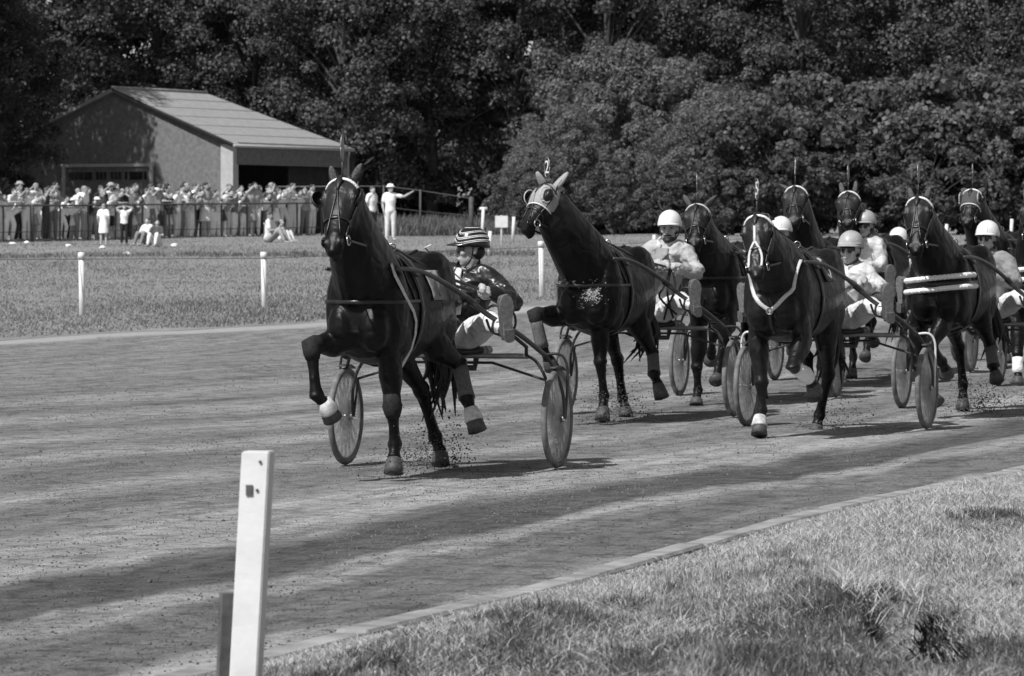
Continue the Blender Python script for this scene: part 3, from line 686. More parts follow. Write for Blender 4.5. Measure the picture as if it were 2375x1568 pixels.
    for sg in (-1, 1):
        pp = []; nn = []
        for i in range(9):
            t = .06 + (.49 - .06) * i / 8; c = P + hs * t - n * .02; r = cast(c + s * sg * .5, -s * sg)
            if r[0] is not None: pp.append(vec(r[0]) + s * sg * .006); nn.append(s * sg)
        if len(pp) > 2: strap('cheek_strap', (pp, nn), .016, M['leather'])
        bp = (pp[-1] if pp else cB + s * sg * .06) + s * sg * .012 - n * .02; bits.append(bp)
        rg = obj('bit_ring', torus(bp, s, .032, .005, 20, 6), M['steel'], root)
        # overcheck lines running down the face
        pp = []; nn = []
        for i in range(10):
            t = .03 + .45 * i / 9; c = P + hs * t - n * .05 ; off = sg * float(np.interp(i, [0, 3, 9], [.004, .006, .048])); r = cast(c + s * off + n * .5, -n)
            if r[0] is not None: pp.append(vec(r[0]) + n * .006); nn.append(n)
        if noseband != 'pale' and len(pp) > 2: strap('face_strap', (pp, nn), .010, M['leather'])
    if noseband == 'pale' or star:
        pp = []; nn = []
        for i in range(7):
            r = cast(P + hs * (.05 + .24 * i / 6) + n * .5, -n)
            if r[0] is not None: pp.append(vec(r[0]) + n * .007); nn.append(n)
        if noseband == 'pale': strap('face_strap', (pp, nn), .022, M['strap_pale'])
        if noseband == 'pale':
            for sg in (-1, 1):
                pp = []; nn = []
                for i in range(9):
                    t = .28 + .25 * i / 8; r = cast(P + hs * t + s * sg * (.054 * math.sin(min(1, i / 5) * 1.57)) + n * .5, -n)
                    if r[0] is not None: pp.append(vec(r[0]) + n * .007); nn.append(n)
                strap('noseband', (pp, nn), .020, M['strap_pale'])
    if blink or hood is not None:
        for sg in (-1, 1):
            c = P + hs * .165 + s * sg * .118 + n * .040; G2 = Geo(); rr = []
            for j in range(9):
                b_ = math.radians(-80 + 160 * j / 8); rr.append([c + h * math.sin(b_) * .062 + (s * sg * math.cos(q) * .062 + n * math.sin(q) * .058) * math.cos(b_) for q in np.radians(np.linspace(-75, 38, 10))])
            G2.add(loft(rr, False, False)); cup = obj('blinker', G2, M['leather'], root)
            so = cup.modifiers.new('thick', 'SOLIDIFY'); so.thickness = .005
            if hood is not None: obj('eye_trim', tube([c + h * math.cos(a) * .064 + n * (math.sin(a) * .056 + .006) - s * sg * (.012 - .03 * max(0, -math.sin(a))) for a in np.linspace(0, 2 * math.pi, 25)], .0045, 6), M['strap_pale'], root)
    if hood is not None:
        rr = [head_ring(P, hs, n, s, t, .009, 17, math.radians(-25), math.radians(205)) for t in (-.045, 0, .05, .1, .15, .2, .25, .29)]
        G2 = Geo(); G2.add(loft(rr, False, False)); ho = obj('hood', G2, hood, root); so = ho.modifiers.new('thick', 'SOLIDIFY'); so.thickness = .004
        e_ = rr[-1]; obj('hood_trim', tube(e_, .006, 6), M['fleece'], ho)
        if ears:
            for i, sg in enumerate((-1, 1)):
                b = P + s * .060 * sg - h * .015 - n * .03; tip = vec(ears[i]); d = nrm(tip - b); L = min(np.linalg.norm(tip - b), .22); tip = b + d * (L + .012)
                obj('ear_cover', tube([b - d * .01, lerp(b, tip, .2), lerp(b, tip, .5), lerp(b, tip, .8), tip], [(.036, .03), (.044, .03), (.045, .026), (.032, .02), (.014, .012)], 12, side=s), hood, root)
    if star: obj('star_mark', ell(P + hs * .13 + n * .066, (.014, .022, .004), [s, h, n], 10, 6), M['white_cloth'], root)
    # number plate on a wire between the ears
    if plate is not None:
        py_ = math.radians(plate_yaw); pr = LV(math.cos(py_), math.sin(py_), 0); base = P - h * .02 + n * .02; top = base + LV(0, 0, plate_up)
        cc = top - LV(0, 0, .095)
        pl = obj('number_plate', tube([base, base + LV(0, 0, plate_up - .19)], .005, 6), M['frame_dark'], root)
        obj('plate_loop', tube([cc + pr * math.cos(a) * .048 + LV(0, 0, math.sin(a) * .085) for a in np.linspace(0, 2 * math.pi, 25)], .005, 6), M['steel_dull'], pl)
        obj('plate_disc', loft([[cc + pr * math.cos(a) * .044 + LV(0, 0, math.sin(a) * .081) + np.cross(pr, LV(0, 0, 1)) * o_ for a in np.linspace(0, 2 * math.pi, 24, endpoint=False)] for o_ in (-.0035, .0005)]), M['leather'], pl, smooth=False)
        t = text_mesh(plate, .155); up = LV(0, 0, 1); nrmv = np.cross(pr, up)
        R4 = Matrix(((pr[0], up[0], nrmv[0], cc[0]), (pr[1], up[1], nrmv[1], cc[1]), (pr[2], up[2], nrmv[2], cc[2]), (0, 0, 0, 1)))
        t.transform(R4); obj('number', t, M['helmet_white'], pl)
    # harness on the body
    gm = M['leather']
    if breast == 'strap' or breast == 'fleece':
        c = LV(0, .25, 1.20 if breast == 'strap' else 1.19)
        if breast == 'fleece':
            for dz in (-.045, .055):
                PN = wrap(c + LV(0, 0, dz), LV(1, 0, .10), LV(0, 1, 0), 15, 165, 20, .014, 1.2); FG = Geo()
                for i in range(len(PN[0]) - 1):
                    for q in range(2): FG.add(ell(lerp(PN[0][i], PN[0][i + 1], q / 2), (.032, .032, .026), None, 8, 6))
                obj('breast_fleece', union(FG, .008, 2, 'breast_fleece'), M['fleece'], root)
            strap('breast_strap', wrap(c, LV(1, 0, .03), LV(0, 1, 0), -10, 190, 30, .006, 1.2), .05, gm)
        else: strap('breast_strap', wrap(c, LV(1, 0, 0), LV(0, 1, 0.0), -12, 192, 34, .006, 1.2), .03, gm, .006)
        for sg in (-1, 1):
            pp = []; nn = []
            for i in range(7):
                r = cast(LV(sg * 1.0, .30 + .10 * (1 - i / 6), 1.50 - .30 * i / 6), LV(-sg, 0, 0))
                if r[0] is not None: pp.append(vec(r[0]) + LV(sg * .006, 0, 0)); nn.append(LV(sg, 0, 0))
            strap('hanging_strap', (pp, nn), .016, gm)
    elif breast == 'collar':
        for sg in (-1, 1):
            pp = []; nn = []
            for i in range(14):
                t = i / 13; l = sg * float(np.interp(t, [0, .5, 1], [.20, .17, .0])); z = float(np.interp(t, [0, .45, .8, 1], [1.44, 1.22, 1.08, 1.03])); r = cast(LV(l, 1.5, z), LV(0, -1, 0))
                if r[0] is not None and -r[0][1] > .1: pp.append(vec(r[0]) + LV(0, .008, 0)); nn.append(LV(0, 1, 0))
            strap('collar_strap', (pp, nn), .034, M['strap_pale'], .007)
        pp = []; nn = []
        for i in range(6):
            r = cast(LV(0, 1.5, 1.03 - .18 * i / 5), LV(0, -1, 0))
            if r[0] is not None: pp.append(vec(r[0]) + LV(0, .008, 0)); nn.append(LV(0, 1, 0))
        strap('collar_strap', (pp, nn), .030, gm, .007)
        obj('collar_ring', torus(LV(0, .0, 0) + (pp[0] if pp else LV(0, .7, .97)) + LV(0, .01, 0), LV(0, 1, 0), .026, .006, 18, 6), M['steel_dull'], root)
    strap('girth', wrap(LV(0, .20, 1.18), LV(1, 0, 0), LV(0, 0, 1), -90, 270, 50, .008, 1.2), .055, gm, .007)
    pad = Geo()
    for sg in (-1, 1):
        PN = wrap(LV(0, .18, 1.18), LV(sg, 0, 0), LV(0, 0, 1), 38, 86, 8, .018, 1.2); pad.add(ribbon(PN[0], PN[1], .12, .012))
    obj('saddle_pad', pad, gm, root)
    rings_ = []
    for sg in (-1, 1):
        r = cast(LV(.055 * sg, .18, 2.2), LV(0, 0, -1)); c = vec(r[0]) + LV(.01 * sg, 0, .045); rings_.append(c)
        obj('terret', torus(c, LV(.2, 1, 0), .026, .005, 18, 6), M['steel'], root)
    r0 = cast(LV(0, -.3, 2.2), LV(0, 0, -1))
    pp = []; nn = []
    for i in range(12):
        r = cast(LV(0, .12 - .9 * i / 11, 2.2), LV(0, 0, -1))
        if r[0] is not None: pp.append(vec(r[0]) + LV(0, 0, .008)); nn.append(LV(0, 0, 1))
    strap('back_strap', (pp, nn), .022, gm)
    if pad_no:
        # number cloth under the pad, hanging on the near flank
        txt, cmat, nmat, a0_, z0_ = pad_no; CG = Geo(); rows = []
        for i in range(7):
            z = z0_ + .10 - .20 * i / 6; row = []
            for j in range(7):
                a_ = a0_ + .14 - .28 * j / 6; r = cast(LV(1.0, a_, z), LV(-1, 0, 0)); row.append((vec(r[0]) if r[0] is not None else LV(.1, a_, z)) + LV(.010, 0, .004))
            rows.append(row)
        CG.add(loft(rows, False, False)); cl = obj('number_cloth', CG, cmat, root); so = cl.modifiers.new('t', 'SOLIDIFY'); so.thickness = .005
        t = text_mesh(txt, .24)
        for v in t.vertices:
            a_ = a0_ - v.co.x; z = z0_ + v.co.y; r = cast(LV(1.0, a_, z), LV(-1, 0, 0)); v.co = (Vector(r[0]) if r[0] is not None else Vector(LV(.1, a_, z))) + Vector((.022 + v.co.z * .3, 0, .004))
        obj('number', t, nmat, cl)
    # reins: bit - terret - hands
    if hands is not None:
        for sg, bp, tr_, hd in zip((-1, 1), bits, rings_, hands):
            path = smooth_path([bp, lerp(bp, tr_, .5) - LV(0, 0, .03) + LV(.05 * sg, 0, 0), tr_, lerp(tr_, hd, .5) - LV(0, 0, .03), hd], 6)
            obj('rein', tube(path, (.011, .004), 6, side=vec((0, 0, 1))), gm, root)
        ck = cast(LV(0, .1, 2.2), LV(0, 0, -1))[0]
        obj('overcheck', tube(smooth_path([P - h * .03 - n * .02, lerp(P, vec(ck), .5) + LV(0, 0, .05), vec(ck) + LV(0, 0, .03)], 6), .008, 6), gm, root)
    return root, bvh
# ------------------------------------------------------------------ sulky
HWID = 0.79
def wheel_geo():
    ax = (1, 0, 0); T = torus((0, 0, 0), ax, .327, .024, 56, 8); Rm = torus((0, 0, 0), ax, .303, .011, 48, 6)
    S = Geo()
    for i in range(72):
        a = 2 * math.pi * i / 72; b = a + (0.22 if i % 2 else -0.22); sd = .028 if (i // 2) % 2 else -.028
        S.add(tube([(sd, .022 * math.cos(b), .022 * math.sin(b)), (0, .30 * math.cos(a), .30 * math.sin(a))], [.0026, .0026], 4))
    Hb = tube([(-.055, 0, 0), (-.045, 0, 0), (-.04, 0, 0), (.04, 0, 0), (.045, 0, 0), (.055, 0, 0)], [.012, .026, .016, .016, .026, .012], 12)
    Dc = Geo()
    for sg in (-1, 1): Dc.add(loft([[vec((sg * (.034 - .026 * (r_ / .3)), r_ * math.cos(a), r_ * math.sin(a))) for a in np.linspace(0, 2 * math.pi, 40, endpoint=False)] for r_ in (.03, .12, .22, .298)], True, False))
    return T, Rm, S, Hb, Dc
_T, _R, _S, _H, _D = wheel_geo()
WM = {k: mesh_of(k, Geo().add(v) if isinstance(v, tuple) else v) for k, v in (('tyre', _T), ('rim', _R), ('spokes', _S), ('hub', _H), ('wheel_disc', _D))}
for k, m_ in (('tyre', 'tyre'), ('rim', 'steel_dull'), ('spokes', 'steel_dull'), ('hub', 'steel'), ('wheel_disc', 'disc_plastic')): WM[k].materials.append(M[m_])
SHAFT = [LV(.25, .62, 1.42), LV(.29, .35, 1.41), LV(.335, 0.05, 1.355), LV(.385, -.35, 1.245), LV(.46, -.75, 1.09), LV(.60, -1.05, .945), LV(.725, -1.24, .80), LV(.79, -1.32, .66), LV(.835, -1.33, .50), LV(.842, -1.32, .35)]
def sm(p, sg): return vec((p[0] * sg, p[1], p[2]))
def build_sulky(rig, label, white=False):
    fm = M['frame_white'] if white else M['frame_dark']
    r = empty('sulky', rig.MA, label=label, category='sulky', group='two wheeled racing sulkies')
    for sg in (-1, 1):
        pth = smooth_path([sm(p, sg) for p in SHAFT[:7]], 6)
        obj('shaft', tube(pth, [float(np.interp(i / (len(pth) - 1), [0, .15, .6, 1], [.012, .016, .019, .017])) for i in range(len(pth))], 10), M['wood_shaft'], r)
        obj('shaft_sleeve', tube([sm(lerp(SHAFT[3], SHAFT[4], .2), sg), sm(lerp(SHAFT[3], SHAFT[4], .5), sg)], [.026, .026], 10), M['frame_dark'], r)
        obj('wheel_fork', tube(smooth_path([sm(p, sg) for p in SHAFT[5:]], 6), .013, 8), M['frame_dark'], r)
        arch = [LV(.70, -1.30, .80), LV(.80, -1.34, .805), LV(.845, -1.37, .74), LV(.85, -1.38, .60), LV(.848, -1.33, .35)]
        obj('outer_stay', tube(smooth_path([sm(p, sg) for p in arch], 5), .010, 8), fm, r)
        inner = [LV(.34, -1.30, .795), LV(.58, -1.30, .79), LV(.68, -1.30, .70), LV(.73, -1.31, .55), LV(.735, -1.32, .35)]
        obj('inner_stay', tube(smooth_path([sm(p, sg) for p in inner], 5), .012, 8), M['frame_dark'], r)
        obj('brace', tube([sm(LV(.52, -.9, 1.0), sg), sm(LV(.60, -1.2, .86), sg), sm(LV(.57, -1.30, .79), sg)], .014, 8), M['frame_dark'], r)
        st = Geo(); c = sm(LV(.555, -.70, 1.09), sg)
        st.add(tube(smooth_path([c + sm(LV(-.08, 0, .05), sg), c + sm(LV(-.02, .06, .07), sg), c + sm(LV(.09, .06, .05), sg), c + sm(LV(.11, -.02, -.02), sg), c + sm(LV(.09, -.02, -.10), sg), c + sm(LV(-.05, -.02, -.12), sg), c + sm(LV(-.10, -.02, -.03), sg)], 4), .010, 6))
        obj('stirrup', st, M['frame_dark'], r)
        w = empty('wheel'); w.parent = r; w.location = sm(LV(HWID, -1.32, .35), sg); w.rotation_euler = (rnd.uniform(0, 6), 0, 0)
        for k in ('tyre', 'rim', 'spokes', 'hub', 'wheel_disc'):
            o = bpy.data.objects.new(k, WM[k]); COL.objects.link(o); o.parent = w
        # mudguard over the front of the wheel
        gd = [LV(HWID, -1.32 + .372 * math.cos(a), .35 + .372 * math.sin(a)) for a in np.linspace(math.radians(75), math.radians(115), 8)]
        obj('mudguard', ribbon([sm(p, sg) for p in gd], [nrm(sm(p, sg) - sm(LV(HWID, -1.32, .35), sg)) for p in gd], .055, .003), M['frame_dark'], r)
    obj('cross_bar', tube([LV(-.58, -1.30, .79), LV(.58, -1.30, .79)], .019, 10), M['steel_dull'], r)
    obj('axle_bar', tube([LV(-.73, -1.32, .35), LV(-.70, -1.34, .62), LV(-.3, -1.36, .74), LV(.3, -1.36, .74), LV(.70, -1.34, .62), LV(.73, -1.32, .35)], .010, 8), M['frame_dark'], r)
    seat = Geo(); seat.add(tube([LV(-.24, -1.42, .83), LV(-.1, -1.42, .815), LV(.1, -1.42, .815), LV(.24, -1.42, .83)], [(.03, .14), (.03, .18), (.03, .18), (.03, .14)], 14, side=vec((0, 0, 1)), sq=3))
    obj('seat', seat, M['black_leather'], r)
    obj('seat_bracket', tube([LV(-.2, -1.30, .79), LV(-.15, -1.42, .70), LV(.15, -1.42, .70), LV(.2, -1.30, .79)], .022, 8), M['frame_dark'], r)
    return r

# ------------------------------------------------------------------ people
def limb(P, R, n=12): return tube(P, R, n)
def person_geo(J, sc=1.0, fat=1.0, fingers=True):
    """J: named joints in local metres. Returns dictionary of lists of closed shapes"""
    f = nrm(J['face']); up = nrm(J.get('headup', vec((0, 0, 1)))); sd = nrm(np.cross(f, up)); up = np.cross(sd, f); C = vec(J['head']); D = {}
    hd = []
    e = lambda c, r, ax=None: hd.append(ell(C + sd * c[0] * sc + f * c[1] * sc + up * c[2] * sc, tuple(q * sc for q in r), [sd, f, up] if ax is None else ax))
    e((0, -.01, .03), (.074, .094, .088)); e((0, .03, -.055), (.054, .062, .062)); e((0, .052, -.095), (.030, .030, .022)); e((0, .078, .028), (.05, .018, .018))
    for s_ in (-1, 1): e((.078 * s_, -.012, -.005), (.012, .024, .034)); e((.042 * s_, .062, -.02), (.026, .026, .026))
    hd.append(tube([C + f * .085 * sc + up * .02 * sc, C + f * .104 * sc - up * .012 * sc, C + f * .112 * sc - up * .03 * sc, C + f * .09 * sc - up * .04 * sc], [.009 * sc, .013 * sc, .017 * sc, .012 * sc], 8))
    e((0, .088, -.068), (.024, .014, .013))
    nb = vec(J['neck']); hd.append(tube([nb - (C - nb) * .35, nb, C - up * .05 * sc - f * .01 * sc], [.07 * sc, .058 * sc, .054 * sc], 12)); D['head'] = hd
    pel = vec(J['pelvis']); ch = vec(J['chest']); shl, shr = vec(J['shoulder_l']), vec(J['shoulder_r']); sx = nrm(shl - shr); w = np.linalg.norm(shl - shr) / 2
    hx = nrm(vec(J['hip_l']) - vec(J['hip_r']))
    D['torso'] = [tube([pel - (ch - pel) * .12, pel, lerp(pel, ch, .45), ch, lerp(ch, nb, .55), lerp(ch, nb, .95)],
                       [(.13 * sc * fat, .10 * sc * fat), (.155 * sc * fat, .115 * sc * fat), (.135 * sc * fat, .10 * sc * fat), (.165 * sc * fat, .118 * sc * fat), (.15 * sc, .095 * sc), (.07 * sc, .065 * sc)], 16, side=[hx, hx, lerp(hx, sx, .5), sx, sx, sx]),
                  tube([shr, lerp(shr, ch, .35) + (nb - ch) * .35, nb - (nb - ch) * .22, lerp(shl, ch, .35) + (nb - ch) * .35, shl], [.058 * sc, .072 * sc, .07 * sc, .072 * sc, .058 * sc], 10)]
    for s_ in 'lr':
        S_, E_, H_ = vec(J['shoulder_' + s_]), vec(J['elbow_' + s_]), vec(J['hand_' + s_])
        D['arm_' + s_] = [tube([S_, lerp(S_, E_, .35), lerp(S_, E_, .8), E_, lerp(E_, H_, .35), lerp(E_, H_, .85), H_], [q * sc for q in (.056, .052, .043, .041, .040, .029, .027)], 10)]
        hv = nrm(H_ - E_); gd = J.get('grip_' + s_); pn = nrm(np.cross(hv, (0, 0, 1))) if abs(hv[2]) < .9 else vec((1, 0, 0)); tn = np.cross(pn, hv)
        hs_ = [tube([H_, H_ + hv * .045 * sc, H_ + hv * .085 * sc], [(.026 * sc, .016 * sc), (.038 * sc, .016 * sc), (.036 * sc, .014 * sc)], 10, side=tn)]
        if fingers:
            for q, (L, off) in enumerate(((.072, -.028), (.082, -.010), (.077, .010), (.06, .027))):
                b = H_ + hv * .08 * sc + tn * off * sc; k = 1.0 if J.get('fist') else .35
                m1 = b + (hv * math.cos(.9 * k) - pn * math.sin(.9 * k)) * L * .5 * sc; m2 = m1 + (hv * math.cos(2.1 * k) - pn * math.sin(2.1 * k)) * L * .35 * sc; m3 = m2 + (hv * math.cos(3.0 * k) - pn * math.sin(3.0 * k)) * L * .25 * sc
                hs_.append(tube([b, m1, m2, m3], [.0098 * sc, .009 * sc, .0085 * sc, .007 * sc], 8))
            b = H_ + hv * .03 * sc - tn * .026 * sc; hs_.append(tube([b, b + (hv * .5 - tn * .6 - pn * .3) * .04 * sc, b + (hv * .9 - tn * .45 - pn * .6) * .065 * sc], [.012 * sc, .0105 * sc, .008 * sc], 8))
        D['hand_' + s_] = hs_
        A_, K_, N_ = vec(J['hip_' + s_]), vec(J['knee_' + s_]), vec(J['ankle_' + s_]); T_ = vec(J['toe_' + s_])
        D['leg_' + s_] = [tube([A_, lerp(A_, K_, .3), lerp(A_, K_, .8), K_, lerp(K_, N_, .3), lerp(K_, N_, .85), N_], [q * sc * fat for q in (.092, .086, .062, .057, .056, .040, .038)], 12)]
        he = N_ + nrm(N_ - K_) * .055 * sc; fd = nrm(T_ - he)
        D['foot_' + s_] = [tube([he - fd * .045 * sc, he, lerp(he, T_, .5), lerp(he, T_, .85), T_], [(.030 * sc, .030 * sc), (.034 * sc, .036 * sc), (.040 * sc, .030 * sc), (.042 * sc, .024 * sc), (.030 * sc, .017 * sc)], 10, side=np.cross(fd, nrm(K_ - N_))),
                           tube([N_, he + fd * .02 * sc], [.038 * sc, .034 * sc], 8)]
    D['_head'] = (C, f, up, sd, sc)
    return D
def gather(D, keys, grow=0.0):
    G = Geo()
    for k in keys:
        for v, fc in D[k]:
            if grow:
                V = np.array(v); c = V.mean(0); n_ = np.zeros_like(V)
                for q in fc:
                    nn = np.cross(V[q[1]] - V[q[0]], V[q[2]] - V[q[0]])
                    for i in q: n_[i] += nn
                ln = np.linalg.norm(n_, axis=1)[:, None] + 1e-12; n_ /= ln
                if np.sum((V - c) * n_) < 0: n_ = -n_
                v = list(V + n_ * grow)
            G.add((v, fc))
    return G
ALLK = ['head', 'torso', 'arm_l', 'arm_r', 'hand_l', 'hand_r', 'leg_l', 'leg_r', 'foot_l', 'foot_r']

def helmet(D, mtl, par, style='plain', visor=None):
    C, f, up, sd, sc = D['_head']; c0 = C + up * .046 - f * .010
    rings = []
    for j in range(8):
        ph = math.radians(-6 + 92 * j / 7); r = []
        for i in range(28):
            a = 2 * math.pi * i / 28; z = math.sin(ph) * .118
            lower = (-.025 * (1 - math.sin(a)) / 2) * math.cos(ph) if j < 3 else 0
            r.append(c0 + sd * math.cos(a) * math.cos(ph) * .104 + f * math.sin(a) * math.cos(ph) * .124 + up * (z + lower))
        rings.append(r)
    G = Geo().add(loft(rings, True, False)); G.v.append(tuple(c0 + up * .1185)); ci = len(G.v) - 1
    for k in range(28): G.f.append((7 * 28 + k, 7 * 28 + (k + 1) % 28, ci))
    ho = obj('helmet', G, mtl, par); so = ho.modifiers.new('t', 'SOLIDIFY'); so.thickness = -.006
    # peak
    rows = []
    for j in range(4):
        t = j / 3; rows.append([c0 + sd * math.cos(a) * (.106 - .012 * t) + f * (math.sin(a) * (.125 + .062 * t)) + up * (-.010 - .016 * t + .012 * math.sin(a)) for a in np.linspace(math.radians(18), math.radians(162), 18)])
    vo = obj('visor', Geo().add(loft(rows, False, False)), visor or mtl, ho); so = vo.modifiers.new('t', 'SOLIDIFY'); so.thickness = .006
    def on(a, ph, o=.003): return c0 + sd * math.cos(a) * math.cos(ph) * (.104 + o) + f * math.sin(a) * math.cos(ph) * (.124 + o) + up * (math.sin(ph) * (.118 + o))
    if style == 'stripes':
        for ph0 in (3, 8, 19, 24, 38, 43):
            pts = [on(a, math.radians(ph0 + 5 * math.sin(2 * a + .6) + (14 * max(0, 1 - abs((a - 1.57) / .5))))) for a in np.linspace(0, 2 * math.pi, 70)]
            obj('stripe', tube(pts, .0034, 5), M['helmet_white'], ho)
        obj('stripe', tube([on(a, math.radians(66)) for a in np.linspace(0, 2 * math.pi, 40)], .004, 5), M['helmet_white'], ho)
    if style == 'star':
        for a0 in (1.57, 0.75, 2.39):
            c = on(a0, math.radians(34), .002); n_ = nrm(c - c0); t1 = nrm(np.cross(up, n_)); t2 = np.cross(n_, t1); P_ = []
            for i in range(10):
                r = .032 if i % 2 == 0 else .013; P_.append(c + t1 * math.sin(i * math.pi / 5) * r + t2 * math.cos(i * math.pi / 5) * r - n_ * (.0045 if i % 2 == 0 else .0008))
            P_.append(c + n_ * .002); obj('star', (P_, [(i, (i + 1) % 10, 10) for i in range(10)]), M['helmet_white'], ho, smooth=False)
        obj('stripe', tube([on(a, math.radians(6)) for a in np.linspace(.3, 2.84, 30)], .004, 5), M['helmet_white'], ho)
    if style == 'lines':
        for a0 in (1.2, 1.95): obj('stripe', tube([on(a0, math.radians(p)) for p in np.linspace(4, 84, 14)], .003, 5), M['grey_cloth'], ho)
    ch = [C + sd * .092 + up * .02 - f * .0, C + sd * .078 - up * .06 + f * .01, C + sd * .03 - up * .118 + f * .045, C - sd * .03 - up * .118 + f * .045, C - sd * .078 - up * .06 + f * .01, C - sd * .092 + up * .02]
    obj('chin_strap', tube(smooth_path(ch, 4), (.006, .003), 6), M['leather'], ho)
    return ho
def face_bits(D, par, glasses=False, beard=False, brow=True):
    C, f, up, sd, sc = D['_head']
    if glasses:
        rows = []
        for j in range(5):
            z = .030 - .052 * j / 4; rows.append([C + sd * .078 * math.sin(a) + f * (.022 + .076 * math.cos(a)) + up * (z - .004 * abs(math.sin(a)) + (.010 if j == 4 and abs(a) < .25 else 0)) for a in np.linspace(-1.02, 1.02, 21)])
        gl = obj('sunglasses', Geo().add(loft(rows, False, False)), M['glass_dark'], par); so = gl.modifiers.new('t', 'SOLIDIFY'); so.thickness = .004
    else:
        for s_ in (-1, 1):
            obj('eye', ell(C + sd * .032 * s_ + f * .081 + up * .006, (.013, .008, .006), [sd, f, up], 10, 6), M['eye'], par)
            obj('eyebrow', tube([C + sd * .014 * s_ + f * .095 + up * .024, C + sd * .034 * s_ + f * .093 + up * .030, C + sd * .054 * s_ + f * .079 + up * .024], [.004, .005, .003], 6), M['dark_hair'], par)
    obj('mouth', ell(C + f * .100 - up * .069, (.020, .005, .0035), [sd, f, up], 10, 6), M['leather'], par)
    if beard:
        obj('beard', union(gather({'b': [ell(C + f * .042 - up * .092, (.056, .052, .034), [sd, f, up]), ell(C + f * .084 - up * .106, (.030, .022, .022), [sd, f, up])]}, ['b']), .006, 3, 'beard'), M['dark_hair'], par)
        obj('moustache', tube([C - sd * .036 + f * .086 - up * .066, C + f * .106 - up * .053, C + sd * .036 + f * .086 - up * .066], [.006, .009, .006], 8), M['dark_hair'], par)
    obj('hair', ell(C - f * .045 - up * .012, (.076, .058, .060), [sd, f, up]), M['dark_hair'], par)

def driver_joints(head, lookyaw, feet_l=None, feet_r=None, hand=None, pelvis=(0, -1.40, .935), pitch=0.0):
    P = LV(*pelvis); Hd = vec(head); up = nrm(Hd - P); nb = Hd - up * .155 - LV(0, .01, 0); ch = lerp(P, nb, .66) + LV(0, -.03, 0)
    y = math.radians(lookyaw); J = {'head': Hd, 'face': LV(-math.sin(y), math.cos(y), pitch), 'neck': nb, 'chest': ch, 'pelvis': P, 'fist': True}
    for s_, sg in (('l', 1), ('r', -1)):
        J['shoulder_' + s_] = nb + LV(.185 * sg, 0, -.065); hd = vec(hand[s_]) if hand else LV(.10 * sg, -1.06, 1.22)
        E_ = lerp(J['shoulder_' + s_], hd, .5) + LV(.15 * sg, -.10, -.12); J['elbow_' + s_] = E_; J['hand_' + s_] = hd
        J['hip_' + s_] = P + LV(.10 * sg, .02, -.02); ft = (feet_l if s_ == 'l' else feet_r) or (.575 * sg, -.74, .985)
        J['ankle_' + s_] = LV(*ft); J['knee_' + s_] = LV(.37 * sg, -1.03, 1.035)
        J['toe_' + s_] = LV(ft[0] + .03 * sg, ft[1] + .10, ft[2] + .235)
    return J
SOLE = [(0, .016), (.04, .030), (.15, .036), (.27, .033), (.42, .030), (.58, .040), (.72, .049), (.84, .047), (.94, .034), (1, .012)]
M['sole'] = mat('sole', .15, .9, .25, 40, .3, .2)
